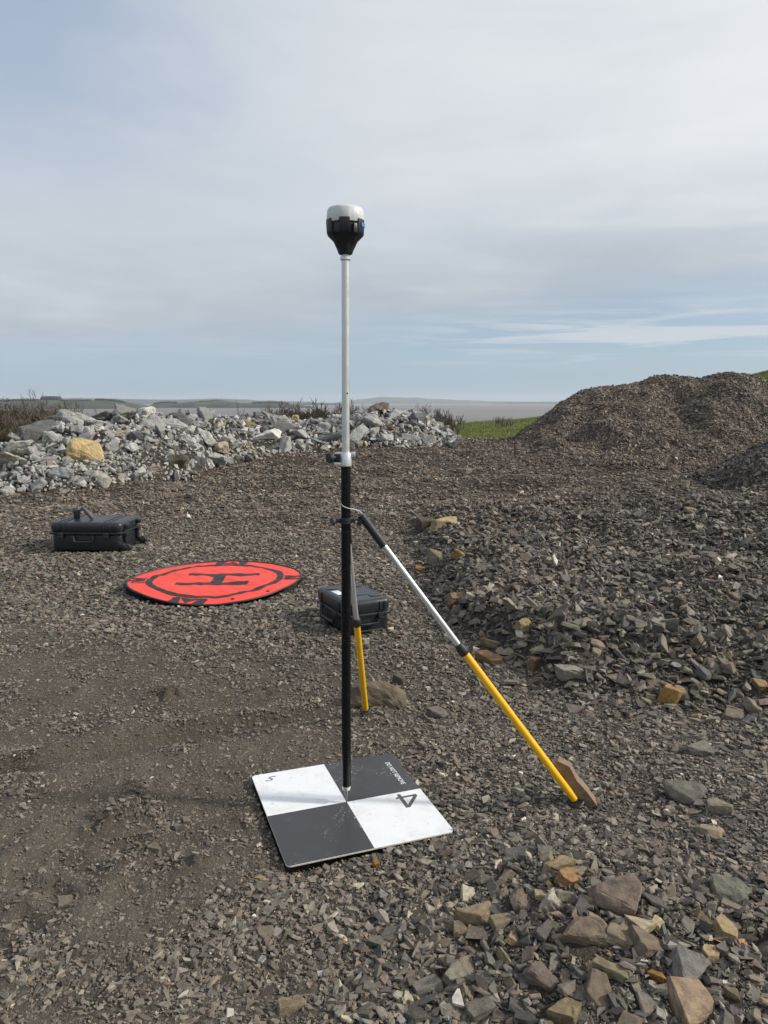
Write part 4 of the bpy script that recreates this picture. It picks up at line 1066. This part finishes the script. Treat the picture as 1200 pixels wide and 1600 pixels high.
def build_pad():
    e = empty('landing_pad', (PAD_C[0], PAD_C[1], float(h_base(np.array(PAD_C[0]), np.array(PAD_C[1])))))
    tag(e, 'round red cloth drone landing pad with a black H lying on the gravel', 'landing pad')
    def disc(name, r0, r1, a0, a1, nr, na, mat, lift):
        rr = np.linspace(r0, r1, nr); aa = np.linspace(a0, a1, na)
        RR, AA = np.meshgrid(rr, aa); v = pad_pt(RR * np.cos(AA), RR * np.sin(AA), lift).reshape(-1, 3)
        i = np.arange(na - 1)[:, None] * nr; j = np.arange(nr - 1)[None]
        f = np.stack([i + j, i + j + 1, i + nr + j + 1, i + nr + j], -1).reshape(-1, 4)[:, ::-1]
        return link(name, np_mesh(name, v, f, True), mat, e)
    disc('cloth', .001, .99, 0, 2 * math.pi, 50, 180, M_RED, 0)
    disc('printed_ring', .715, .79, 0, 2 * math.pi, 6, 180, M_PADBLK, .0022)
    def poly(name, quads, mat, lift=.0022, n=14):
        vs, fs = [], []
        for q in quads:
            q = np.array(q, float); s_, t_ = np.meshgrid(np.linspace(0, 1, n), np.linspace(0, 1, n))
            P_ = (q[0] * ((1 - s_) * (1 - t_))[..., None] + q[1] * (s_ * (1 - t_))[..., None] + q[2] * (s_ * t_)[..., None] + q[3] * ((1 - s_) * t_)[..., None])
            b0 = sum(len(x) for x in vs); vs.append(pad_pt(P_[..., 0], P_[..., 1], lift).reshape(-1, 3))
            i = np.arange(n - 1)[:, None] * n; j = np.arange(n - 1)[None]
            fs.append(np.stack([i + j, i + j + 1, i + n + j + 1, i + n + j], -1).reshape(-1, 4) + b0)
        return link(name, np_mesh(name, np.concatenate(vs), np.concatenate(fs), True), mat, e)
    def rectq(cx, cy, hx, hy, rot=0.):
        c, s = math.cos(rot), math.sin(rot)
        return [(cx + a * hx * c - b * hy * s, cy + a * hx * s + b * hy * c) for a, b in ((-1, -1), (1, -1), (1, 1), (-1, 1))]
    rt = R(3)
    poly('printed_letter', [rectq(.05, .225, .42, .062, rt), rectq(.0, -.205, .42, .062, rt), rectq(.025, .01, .066, .152, rt)], M_PADBLK)
    # four arrow tabs between ring and rim: dark block with a red notch
    for a in (90, -97, 2, 183):
        a = R(a); c, s = math.cos(a), math.sin(a)
        def T(r, w_): return (r * c - w_ * s, r * s + w_ * c)
        wd = .20 if abs(math.sin(a)) > .7 else .09
        quads = [[T(.80, -wd), T(.98, -wd), T(.98, -wd * .35), T(.80, -wd * .55)], [T(.80, wd * .55), T(.98, wd * .35), T(.98, wd), T(.80, wd)],
                 [T(.80, -wd * .5), T(.82, -wd * .5), T(.955, 0), T(.82, 0)], [T(.82, 0), T(.955, 0), T(.82, wd * .5), T(.80, wd * .5)]]
        poly('printed_arrow', quads, M_PADBLK, .0026, 5)
    # small maker's emblem near the left rim: two nested arcs with bars
    quads = []
    for dy in (-.034, -.012, .010, .032): quads.append(rectq(-.83, -.20 + dy, .05, .005, -.1))
    for sx in (-1, 1):
        for k_ in range(4):
            y0_ = -.055 + .0275 * k_; x0_ = .075 * (1 - (y0_ / .085) ** 2); y1_ = y0_ + .0275; x1_ = .075 * (1 - (y1_ / .085) ** 2)
            quads.append([(-.83 + sx * x0_, -.2 + y0_), (-.83 + sx * (x0_ + .018), -.2 + y0_), (-.83 + sx * (x1_ + .018), -.2 + y1_), (-.83 + sx * x1_, -.2 + y1_)])
    poly('printed_emblem', quads, M_PADBLK, .003, 3)
    th = np.linspace(0, 2 * math.pi, 181)[:-1]; P_ = pad_pt(.995 * np.cos(th), .995 * np.sin(th), .0)
    sg = 8; vs = []
    for i, p_ in enumerate(P_):
        rad_ = np.array([math.cos(th[i]), math.sin(th[i]), 0])
        for q in range(sg):
            b_ = 2 * math.pi * q / sg; vs.append(p_ + .0085 * (math.cos(b_) * rad_ + math.sin(b_) * np.array([0, 0, 1])))
    n = len(P_); i = np.arange(n)[:, None]; j = np.arange(sg)[None]
    f = np.stack([i * sg + j, i * sg + (j + 1) % sg, ((i + 1) % n) * sg + (j + 1) % sg, ((i + 1) % n) * sg + j], -1).reshape(-1, 4)
    link('rim', np_mesh('rim', vs, f, True), M_RIM, e)
    for a in (-38, -66):
        p_ = pad_pt(.90 * math.cos(R(a)), .90 * math.sin(R(a)), .004)
        part('eyelet', lambda bm: add_lathe(bm, [(.013, -.003), (.013, .002), (.006, .003)], p_, 12), M_RIM, e)
build_pad()

# ------------------------------------------------------------------ cases
M_CASE = plain('case_plastic', (.017, .019, .022), .42, 0, .25, 24, 0, .45, .06)
M_CASE2 = plain('case_plastic_smooth', (.024, .027, .032), .36, 0, .2, 24, 0, .45, .06)
M_STICK = plain('white_sticker', (.75, .76, .77), .5)

def rounded_box(bm, x0, x1, y0, y1, z0, z1, r, vr):
    """box with rounded upright corners (r) and softened top and bottom rims (vr)"""
    def loop(ins, z):
        pts = []
        rr = max(r - ins * .6, .004)
        for cx, cy, a0 in ((x1 - ins - rr, y1 - ins - rr, 0), (x0 + ins + rr, y1 - ins - rr, 90), (x0 + ins + rr, y0 + ins + rr, 180), (x1 - ins - rr, y0 + ins + rr, 270)):
            for i in range(6): pts.append(bm.verts.new((cx + rr * math.cos(R(a0 + 18 * i)), cy + rr * math.sin(R(a0 + 18 * i)), z)))
        return pts
    lv = [(vr, z0), (vr * .3, z0 + vr * .3), (0, z0 + vr), (0, z1 - vr), (vr * .13, z1 - vr * .5), (vr * .5, z1 - vr * .13), (vr, z1)]
    rings = [loop(i, z) for i, z in lv]; n = len(rings[0])
    for A, C in zip(rings, rings[1:]):
        for i in range(n): bm.faces.new((A[i], A[(i + 1) % n], C[(i + 1) % n], C[i]))
    bm.faces.new(rings[0][::-1]); bm.faces.new(rings[-1])

def handle(bm, c, wd, drop, axis='x', out=.022, r=.008):
    """a hinged carry handle hanging on a side; axis = direction it runs along, sticks out along -y (or -x)"""
    pts = []
    for a, b, o_ in ((-1, 0, 0), (-1, 0, 1), (-.97, .6, 1.1), (-.86, 1, 1.2), (0, 1.04, 1.25), (.86, 1, 1.2), (.97, .6, 1.1), (1, 0, 1), (1, 0, 0)):
        if axis == 'x': pts.append((c[0] + a * wd / 2, c[1] - o_ * out, c[2] - b * drop))
        else: pts.append((c[0] - o_ * out, c[1] + a * wd / 2, c[2] - b * drop))
    add_path(bm, pts, r, 8)

def build_large_case():
    W, D, H_ = .73, .52, .295
    z0 = float(h_base(np.array(CASE_L[0]), np.array(CASE_L[1]))) + .012
    e = empty('large_case', (CASE_L[0], CASE_L[1], z0), (R(.6), 0, R(-2)))
    tag(e, 'large black wheeled hard case lying flat on the gravel at the left', 'equipment case')
    x, y, zs = W / 2, D / 2, .185
    part('base', lambda bm: rounded_box(bm, -x + .012, x - .012, -y + .012, y - .012, 0, zs - .004, .05, .03), M_CASE, e)
    lid = part('lid', lambda bm: rounded_box(bm, -x, x, -y, y, zs + .006, H_, .055, .034), M_CASE2, e)
    part('seal_rim', lambda bm: rounded_box(bm, -x - .012, x + .012, -y - .012, y + .012, zs - .009, zs + .012, .06, .004), M_CASE, e)
    for xx in (-.27, -.215, .19, .245):
        def rib(bm, xx=xx):
            add_box(bm, (xx, 0, H_ + .001), (.012, D * .86, .012), .003); add_box(bm, (xx, -y - .001, (zs + H_) / 2 + .004), (.012, .014, H_ - zs - .045), .003)
            add_box(bm, (xx, y + .001, (zs + H_) / 2 + .004), (.012, .014, H_ - zs - .045), .003)
        part('rib', rib, M_CASE2, lid)
    for xx in (-.245, .215):
        def latch(bm, xx=xx):
            add_box(bm, (xx, -y - .018, zs - .014), (.055, .016, .060), .004); add_box(bm, (xx, -y - .028, zs - .032), (.048, .010, .018), .003)
        part('latch', latch, M_CASE2, e)
    part('handle', lambda bm: handle(bm, (-.015, -y + .006, zs - .025), .20, .055, 'x', .022, .009), M_CASE2, e)
    def bumper(bm):
        for yy in (-.16, .16):
            add_box(bm, (x + .014, yy, .165), (.040, .075, .030), .006); add_box(bm, (x + .018, yy, .245), (.055, .055, .045), .008); add_box(bm, (x + .006, yy, .120), (.022, .05, .10), .006)
    part('end_bracket', bumper, M_CASE, e)
    for yy in (-.215, .215):
        def housing(bm, yy=yy):
            q = Matrix.Rotation(R(28), 3, 'Y')
            add_box(bm, (x - .005, yy, .050), (.125, .075, .062), .014, q)
        hs = part('wheel_housing', housing, M_CASE, e)
        part('wheel', lambda bm, yy=yy: add_lathe(bm, [(.014, -.026), (.034, -.026), (.040, -.020), (.040, .020), (.034, .026), (.014, .026)], (x + .040, yy, .034), 22, Euler((R(90), 0, 0)).to_quaternion()), M_RUB, hs)
        part('hub', lambda bm, yy=yy: add_lathe(bm, [(.004, -.030), (.015, -.030), (.017, .030), (.004, .030)], (x + .040, yy, .034), 14, Euler((R(90), 0, 0)).to_quaternion()), M_DARKG, hs)
    part('tow_handle', lambda bm: add_path(bm, [(-x + .01, -.11, .10), (-x - .025, -.11, .10), (-x - .028, 0, .10), (-x - .025, .11, .10), (-x + .01, .11, .10)], .010, 8), M_CASE, e)
    # folded stand that lies open on the lid: upright block and slanted arm
    s = empty('folding_stand', (CASE_L[0] - .115, CASE_L[1] - .05, z0 + H_ + .003), (0, 0, R(-2)))
    tag(s, 'small black folding stand propped open on the lid of the large case', 'stand')
    part('block', lambda bm: (add_box(bm, (-.055, 0, .047), (.052, .045, .094), .006), add_tube(bm, (-.052, 0, .092), (-.046, 0, .150), .0022, seg=8)), M_RUB, s)
    arm = part('arm', lambda bm: add_box(bm, (.060, -.005, .062), (.150, .042, .034), .008, Matrix.Rotation(R(50), 3, 'Y')), plain('arm_grey', (.085, .088, .092), .5), s)
    part('knuckle', lambda bm: (add_tube(bm, (.012, -.022, .112), (.012, .018, .112), .016, seg=14), add_tube(bm, (-.028, 0, .085), (.012, 0, .108), .008, seg=10)), M_DARKG, arm)
build_large_case()

def build_small_case():
    W, D, H_ = .33, .50, .215
    z0 = float(h_base(np.array(CASE_S[0]), np.array(CASE_S[1]))) + .012
    yaw = R(27)
    e = empty('small_case', (CASE_S[0], CASE_S[1], z0), (R(-.8), R(.5), yaw))
    tag(e, 'smaller black hard case with a white sticker lying behind the pole', 'equipment case')
    x, y, zs = W / 2, D / 2, .118
    part('base', lambda bm: rounded_box(bm, -x + .010, x - .010, -y + .010, y - .010, 0, zs - .003, .035, .02), M_CASE, e)
    lid = part('lid', lambda bm: rounded_box(bm, -x, x, -y, y, zs + .004, H_, .04, .026), M_CASE2, e)
    part('seal_rim', lambda bm: rounded_box(bm, -x - .009, x + .009, -y - .009, y + .009, zs - .008, zs + .009, .044, .003), M_CASE2, e)
    for xx in (-.118, -.085, .085, .118):
        part('rib', lambda bm, xx=xx: (add_box(bm, (xx, -y - .001, (zs + H_) / 2), (.008, .012, H_ - zs - .034), .002), add_box(bm, (xx, y + .001, (zs + H_) / 2), (.008, .012, H_ - zs - .034), .002)), M_CASE2, lid)
    for yy in (-.15, .15):
        part('rib', lambda bm, yy=yy: add_box(bm, (-x - .001, yy, (zs + H_) / 2), (.012, .010, H_ - zs - .034), .002), M_CASE2, lid)
    for a, b in ((-.095, -.15), (.095, -.15), (-.095, .15), (.095, .15)):
        part('corner_stud', lambda bm, a=a, b=b: add_box(bm, (a, b, H_ + .001), (.075, .055, .007), .0025), M_CASE2, lid)
    part('lid_panel', lambda bm: add_box(bm, (0, 0, H_ + .0005), (.15, .22, .005), .002), M_CASE2, lid)
    part('sticker', lambda bm: add_box(bm, (-.098, .02, H_ + .0012), (.052, .11, .002), .0005, Matrix.Rotation(R(4), 3, 'Z')), M_STICK, lid)
    for xx in (-.085, .085):
        part('latch', lambda bm, xx=xx: (add_box(bm, (xx, -y - .013, zs - .010), (.038, .012, .042), .003), add_box(bm, (xx, -y - .021, zs - .024), (.034, .008, .012), .002)), M_CASE, e)
    part('handle', lambda bm: handle(bm, (0, -y + .006, zs - .014), .145, .042, 'x', .018, .0075), M_CASE2, e)
    part('side_handle', lambda bm: handle(bm, (-x + .006, .0, zs - .010), .22, .055, 'y', .022, .0085), M_CASE2, e)
    for yy in (-.12, .12):
        part('latch', lambda bm, yy=yy: add_box(bm, (-x - .013, yy, zs - .010), (.012, .038, .042), .003), M_CASE, e)
    part('foot_strip', lambda bm: add_box(bm, (.02, -y + .004, .010), (.17, .012, .010), .003), M_DARKG, e)
build_small_case()

# ------------------------------------------------------------------ plants
M_TWIG = plain('bare_twigs', (.115, .092, .068), .9, 0, .35, 3)
M_TWIG2 = plain('grey_twigs', (.17, .15, .125), .9, 0, .3, 3)
M_LEAF = plain('dark_needles', (.035, .048, .022), .8, 0, .4, 4)
M_OLIVE = plain('olive_scrub', (.105, .098, .052), .9, 0, .35, 2)

def twig_mesh(seed, height, spread, stems, depth=4, r0=.02, upright=.5, thin=.62, rmin=.0075):
    rg = random.Random(seed); V, Fc = [], []
    def seg(p, q, ra, rb):
        d = (q - p).normalized(); u = d.orthogonal().normalized(); v = d.cross(u); b = len(V)
        for c, r in ((p, max(ra, rmin)), (q, max(rb, rmin))):
            for i in range(3):
                a = 2.094 * i; V.append(c + (u * math.cos(a) + v * math.sin(a)) * r)
        for i in range(3): Fc.append((b + i, b + (i + 1) % 3, b + 3 + (i + 1) % 3, b + 3 + i))
    def grow(p, d, L, r, k_):
        q = p + d * L; seg(p, q, r, r * thin)
        if k_ == 0: return
        for _ in range(rg.choice((2, 3, 3))):
            nd = (d + Vector((rg.gauss(0, .42), rg.gauss(0, .42), rg.gauss(upright * .35, .3)))).normalized()
            grow(p + d * L * rg.uniform(.45, 1), nd, L * rg.uniform(.55, .85), r * thin, k_ - 1)
    for _ in range(stems):
        a = rg.uniform(0, 6.283); rr = rg.random() ** .5 * spread
        p = Vector((rr * math.cos(a), rr * math.sin(a), -.1))
        d = Vector((math.cos(a) * .35 * rr / max(spread, .1), math.sin(a) * .35 * rr / max(spread, .1), 1)).normalized()
        grow(p, d, height * rg.uniform(.30, .42), r0, depth)
    return np_mesh('twigs', [tuple(v) for v in V], Fc)

def leaf_cloud(seed, n, rx, rz, sz, base=0.):
    rg = np.random.default_rng(seed); p = rg.normal(0, 1, (n, 3)); p /= np.linalg.norm(p, axis=1)[:, None]
    p *= rg.uniform(.35, 1, (n, 1)) * np.array((rx, rx, rz)) * (1 + .3 * np.sin(p[:, :1] * 7 + p[:, 2:] * 5)); p[:, 2] += rz * .9 + base
    d1 = rg.normal(0, 1, (n, 3)); d1 /= np.linalg.norm(d1, axis=1)[:, None]; d2 = np.cross(d1, rg.normal(0, 1, (n, 3))); d2 /= np.linalg.norm(d2, axis=1)[:, None]
    s_ = rg.uniform(.5, 1.3, (n, 1)) * sz
    v = np.stack([p - d1 * s_, p + d2 * s_ * .5, p + d1 * s_, p - d2 * s_ * .5], 1).reshape(-1, 3)
    return np_mesh('foliage', v, np.arange(4 * n).reshape(-1, 4))

def px_place(px, Y): return (px - 600) / 1143 * Y

def shrub(px, top_py, Y, width_px, label, seed, mat, stems, depth=5, group=None, name='bare_shrub', thin=.66, r0=.026):
    x = px_place(px, Y); z = float(h_full(np.array(x), np.array(Y))); top = 1.5 + Y * (629 - top_py) / 1130
    h = max(top - z, .4); wd = width_px / 1130 * Y
    e = empty(name, (x, Y, z), (0, 0, seed * .7)); tag(e, label, 'shrub', group)
    me = twig_mesh(seed, h * .8, wd * .34, int(stems * 1.5), depth, r0, .30, thin, .005)
    zs = np.array([v.co.z for v in me.vertices]); k_ = h / max(np.percentile(zs, 99), .1)
    kx = min(1.15, wd * .62 / max(np.percentile(np.abs([v.co.x for v in me.vertices]), 95), .05))
    for v in me.vertices: v.co.z *= k_; v.co.x *= kx; v.co.y *= kx
    link('twigs', me, mat, e)
    part('stem', lambda bm: [add_tube(bm, (math.cos(a) * wd * .1, math.sin(a) * wd * .1, -.15), (math.cos(a) * wd * .16, math.sin(a) * wd * .16, h * .35), r0 * 1.6, r0, 6) for a in (0, 2.1, 4.2)], mat, e)
    return e
shrub(-30, 640, 23, 110, 'tall brown bare thicket at the left edge behind the rubble', 1, M_TWIG, 16)
shrub(18, 632, 24, 110, 'tallest brown bare bush behind the left end of the rubble', 2, M_TWIG, 16)
shrub(52, 645, 22, 90, 'brown bare bush right of the tallest one behind the rubble', 3, M_TWIG, 14)
shrub(20, 665, 19.5, 70, 'low olive brown bush in front of the tallest bare bush', 4, M_OLIVE, 12)
shrub(-8, 668, 18.6, 60, 'low olive brown scrub at the very left edge', 5, M_OLIVE, 10)
shrub(85, 633, 27, 80, 'thin branched bare bush left of the sea behind the pile', 6, M_TWIG, 12)
shrub(-2, 634, 25, 120, 'dense brown bare bush at the left edge above the low scrub', 21, M_TWIG, 22)
shrub(38, 637, 23.5, 100, 'dense brown bare bush standing between the left edge and the pile', 22, M_TWIG, 22)
shrub(122, 636, 28, 60, 'open reddish bare bush with the sea showing through', 7, M_TWIG2, 10)
shrub(430, 640, 24, 40, 'sparse bare bush behind the crest left of the low thicket', 8, M_TWIG2, 7)
shrub(465, 637, 25, 64, 'left half of the low brown thicket behind the crest near the pole', 9, M_TWIG, 20)
shrub(505, 635, 25, 76, 'right half of the low brown thicket behind the crest near the pole', 10, M_TWIG, 22)
shrub(548, 642, 26, 44, 'low brown bush behind the crest right of the pole', 11, M_TWIG, 9)
shrub(682, 635, 30, 46, 'taller grey bare bush at the edge of the grass behind the rubble', 12, M_TWIG2, 9, 4)
shrub(705, 643, 29, 42, 'rounder grey bare bush on the grass beside the taller one', 13, M_TWIG2, 8, 4)
shrub(790, 650, 36, 46, 'faint grey bush on the brow of the grass field', 14, M_TWIG2, 8, 3)
shrub(302, 645, 21, 30, 'dry grassy stalks beside the small dark conifer', 15, M_OLIVE, 8, 2)
shrub(375, 641, 22, 36, 'sparse grey bare bush behind the pyramid boulder', 16, M_TWIG2, 6, 3)
def conifer(px, top_py, Y, wpx, label, seed):
    x = px_place(px, Y); z = float(h_base(np.array(x), np.array(Y))); top = 1.5 + Y * (629 - top_py) / 1130; h = top - z; wd = wpx / 1130 * Y
    e = empty('evergreen_bush', (x, Y, z)); tag(e, label, 'shrub')
    link('foliage', leaf_cloud(seed, 1400, wd / 2, h * .5, .06), M_LEAF, e)
    part('stem', lambda bm: add_tube(bm, (0, 0, -.2), (0, 0, h * .7), .04, .015, 8), M_TWIG, e)
conifer(286, 640, 22, 22, 'small dark evergreen bush behind the crest of the rubble', 3)
conifer(4, 624, 27, 30, 'dark evergreen top above the bare bushes at the left edge', 4)

# ------------------------------------------------------------------ grass field
def build_grass():
    n = 42000; y = 18.5 + 26 * rng.random(n) ** 1.1; b = rng.uniform(650, 1300, n); x = (b - 600) / 1143 * y
    keep = (grass_share(x, y) > .35) & (h_mound(x, y) < .02) & (h_pile(x, y) < .02); x, y = x[keep], y[keep]; n = len(x)
    protos = []
    for i in range(5):
        rg = random.Random(i); V, Fc = [], []
        for _ in range(9):
            a = rg.uniform(0, 6.28); p = Vector((rg.gauss(0, .3), rg.gauss(0, .3), 0)); l = rg.uniform(.5, 1); wv = Vector((math.cos(a), math.sin(a), 0)) * .05
            tip = p + Vector((rg.gauss(0, .35), rg.gauss(0, .35), l)); b0 = len(V); V += [p - wv, p + wv, tip]; Fc.append((b0, b0 + 1, b0 + 2))
        protos.append(np_mesh('grass_tuft', [tuple(v) for v in V], Fc))
    s = rng.uniform(.07, .16, n)
    dry = sstep(fbm(x * .6, y * .3, 3, 15), -.1, .5)[:, None] * rng.random((n, 1))
    tint = np.array((.155, .19, .045)) * rng.uniform(.7, 1.35, (n, 1)) * (1 - dry) + np.array((.27, .25, .10)) * dry
    m, t_, bb = material('grass_blades'); t_.put(bb.inputs['Base Color'], t_.n('ShaderNodeAttribute', attribute_type='INSTANCER', attribute_name='tint').outputs['Color'])
    bb.inputs['Roughness'].default_value = .7
    o = scatter_object('grass', protos, m, np.stack([x, y, h_base(x, y) - .01], -1), euler_flat(n, .15), np.stack([s * 1.1, s * 1.1, s], -1), tint)
    tag(o, 'short green grass on the field between rubble and brown heap', 'grass', kind='stuff')
build_grass()

# dry straw and root bits on the dirt
def build_straw():
    n = 260; x = rng.uniform(-1.4, 1.6, n); y = 1.5 + 3 * rng.random(n) ** 1.5; keep = ~footprint(x, y); x, y = x[keep], y[keep]; n = len(x)
    me = np_mesh('straw', [(-.5, -.02, 0), (.5, .0, .03), (0, .02, .09), (0, -.03, .0)], [(0, 3, 2), (3, 1, 2)])
    s = rng.uniform(.012, .04, n)
    o = scatter_object('straw_bits', [me], M_GRAVEL, np.stack([x, y, h_base(x, y) + .008], -1), euler_flat(n, .25), np.stack([s, s * .8, s], -1), np.array((.30, .26, .18)) * rng.uniform(.6, 1.2, (n, 1)))
    tag(o, 'dry straw bits strewn on the gravel', 'straw', kind='stuff')
build_straw()

# ------------------------------------------------------------------ sea, islands, far hills
SEA_Z = -30.0
def build_sea():
    m, t_, b = material('sea_water')
    oc = t_.n('ShaderNodeTexCoord').outputs['Object']; ox, oy, oz = t_.sep(oc)
    n = t_.noise(t_.comb(t_.m('MULTIPLY', ox, .0007), t_.m('MULTIPLY', oy, .004), 0.), 1, 5, .6)
    t_.put(b.inputs['Base Color'], t_.mix(t_.ss(n, .35, .65), (.12, .105, .098, 1), (.165, .145, .134, 1)))
    b.inputs['Roughness'].default_value = .45; b.inputs['Specular IOR Level'].default_value = .4
    t_.put(b.inputs['Normal'], t_.bump(t_.noise(oc, .35, 4, .6), .5, .6))
    ang = np.linspace(0, 2 * np.pi, 97)[:-1]; rad = np.array([1, 300, 1500, 5000, 12000, 19500.]); na = len(ang)
    A, Q = np.meshgrid(ang, rad); v = np.stack([Q * np.sin(A), Q * np.cos(A), np.full_like(A, SEA_Z)], -1).reshape(-1, 3)
    i = np.arange(len(rad) - 1)[:, None] * na; j = np.arange(na)[None]
    f = np.stack([i + j, i + na + j, i + na + (j + 1) % na, i + (j + 1) % na], -1).reshape(-1, 4)
    o = link('sea', np_mesh('sea', v, f, True), m); tag(o, 'muddy grey estuary water reaching to the horizon', 'sea', kind='structure')
build_sea()

def island_material():
    m, t_, b = material('island_fields')
    oc = t_.n('ShaderNodeTexCoord').outputs['Object']
    vr = t_.n('ShaderNodeTexVoronoi'); t_.put(vr.inputs['Vector'], oc); vr.inputs['Scale'].default_value = .006
    n = t_.noise(oc, .004, 4, .6)
    c = t_.mix(t_.sep(vr.outputs['Color'])[0], (.028, .043, .02, 1), (.06, .076, .034, 1))
    c = t_.mix(t_.ss(n, .46, .56), c, (.03, .034, .024, 1))
    g = t_.sep(oc)[2]; c = t_.mix(t_.ss(g, 5, 1), c, (.07, .06, .05, 1))
    t_.put(b.inputs['Base Color'], c); b.inputs['Roughness'].default_value = .95
    return m
M_ISLE = island_material()
M_WOOD = plain('woodland', (.035, .042, .028), .95, 0, .4, .02)
def island(px0, px1, prof, Y, depth, label, seed, wood=()):
    """prof: (px, height in px of the 1200 photograph) of the skyline above the shore"""
    nx, ny = 160, 24; b = np.linspace(px0, px1, nx); ph = np.interp(b, [p_[0] for p_ in prof], [p_[1] for p_ in prof]) * Y / 1130
    t_ = np.linspace(-1, 1, ny); Bm, Tm = np.meshgrid(b, t_); Hh = np.tile(ph, (ny, 1)) * np.sqrt(np.clip(1 - Tm ** 2, 0, 1)) ** 1.3
    Yv = Y + (Tm + 1) * depth / 2; Xv = (Bm - 600) / 1143 * Y; Hh = Hh * (1 + .10 * fbm(Bm * .05, Tm * 2, 3, seed))
    Zv = np.where(Hh > .5, Hh, -3)
    i = np.arange(ny - 1)[:, None] * nx; j = np.arange(nx - 1)[None]
    f = np.stack([i + j, i + j + 1, i + nx + j + 1, i + nx + j], -1).reshape(-1, 4)
    o = link('island', np_mesh('island', np.stack([Xv, Yv - Y, Zv], -1).reshape(-1, 3), f, True), M_ISLE, None, (0, Y, SEA_Z)); tag(o, label, 'island', kind='structure')
    for (w0, w1, hp, tt, lab) in wood:
        rg = np.random.default_rng(seed * 7 + int(w0) + 500); n = int((w1 - w0) * 5); px = rg.uniform(w0, w1, n); tq = tt + rg.uniform(-.06, .06, n)
        base = np.interp(px, b, ph) * np.sqrt(np.clip(1 - tq ** 2, 0, 1)) ** 1.3
        X = (px - 600) / 1143 * Y; Yq = (tq + 1) * depth / 2; hh = hp * Y / 1130 * rg.uniform(.6, 1.15, n); V, Fc = [], []
        for q in range(n):
            r = hh[q] * .42; b0 = len(V)
            for lev, rr in ((-.1, .6), (.45, 1.), (.8, .65), (1, .05)):
                for a in range(6): V.append((X[q] + r * rr * math.cos(a * 1.047 + q) * rg.uniform(.8, 1.2), Yq[q] + r * rr * math.sin(a * 1.047 + q), base[q] + hh[q] * lev))
            for l in range(3):
                for a in range(6): Fc.append((b0 + l * 6 + a, b0 + l * 6 + (a + 1) % 6, b0 + l * 6 + 6 + (a + 1) % 6, b0 + l * 6 + 6 + a))
        o = link('woodland', np_mesh('woodland', V, Fc), M_WOOD, None, (0, Y, SEA_Z)); tag(o, lab, 'woodland', kind='stuff')
island(-160, 200, [(-160, 8), (-60, 11), (0, 13), (40, 14), (80, 13.5), (130, 14), (160, 12), (178, 8), (190, 4), (200, 0)], 3600, 500, 'near green island with a wooded top at the left', 1,
       [(32, 62, 6, -.1, 'clump of tall dark trees on the left island'), (125, 172, 3, -.2, 'dark wood along the brow of the left island'), (-60, 30, 3, -.2, 'hedge wood at the left end of the island'), (70, 118, 2, -.3, 'hedge line on the left island')])
island(170, 225, [(170, 0), (185, 4), (205, 5), (225, 0)], 4600, 300, 'tiny dark islet between the two green islands', 2)
island(218, 484, [(218, 0), (226, 6), (240, 8.5), (262, 8), (285, 10), (315, 11), (328, 12.5), (340, 10.5), (360, 7.5), (385, 7.5), (410, 8.5), (430, 8), (455, 5), (475, 3), (484, 0)], 4200, 500, 'second low green island with a rounded hill', 3,
       [(226, 262, 2.5, -.3, 'dark wood at the west end of the second island'), (385, 445, 2.5, -.3, 'dark wood at the east end of the second island'), (300, 330, 1.5, -.3, 'hedge line under the hill of the second island')])
island(440, 545, [(440, 0), (465, 3.5), (500, 4), (530, 3), (545, 0)], 9000, 500, 'thin far spit of land behind the pole', 4)
island(-200, 480, [(-200, 8), (0, 9), (50, 8), (110, 10), (170, 8.5), (260, 7), (330, 9), (400, 6), (480, 4)], 13000, 900, 'pale far shore beyond the islands', 5)
island(520, 960, [(520, 2), (560, 7), (590, 10), (615, 10.5), (650, 9.5), (700, 6.5), (760, 4.5), (830, 3), (960, 2)], 19000, 1500, 'faint blue mountain far across the water', 6)
island(770, 1000, [(770, 0), (800, 3.5), (900, 4), (1000, 4)], 15000, 600, 'thin far shoreline right of the mountain', 7)

# ------------------------------------------------------------------ haze
HAZE = 4e-5
def build_haze():
    m = bpy.data.materials.new('haze'); m.use_nodes = True; nt = m.node_tree; nt.nodes.clear()
    v = nt.nodes.new('ShaderNodeVolumePrincipled'); v.inputs['Density'].default_value = HAZE; v.inputs['Color'].default_value = (.86, .93, 1, 1); v.inputs['Anisotropy'].default_value = .2
    nt.links.new(v.outputs[0], nt.nodes.new('ShaderNodeOutputMaterial').inputs['Volume'])
    bm = bmesh.new(); add_box(bm, (0, 0, (215 + SEA_Z - 4) / 2), (48000, 48000, 215 - SEA_Z + 4))
    o = link('haze', bm_mesh(bm, 'haze'), m); tag(o, 'thin sea haze softening the far shores', 'haze', kind='stuff')
if HAZE: build_haze()
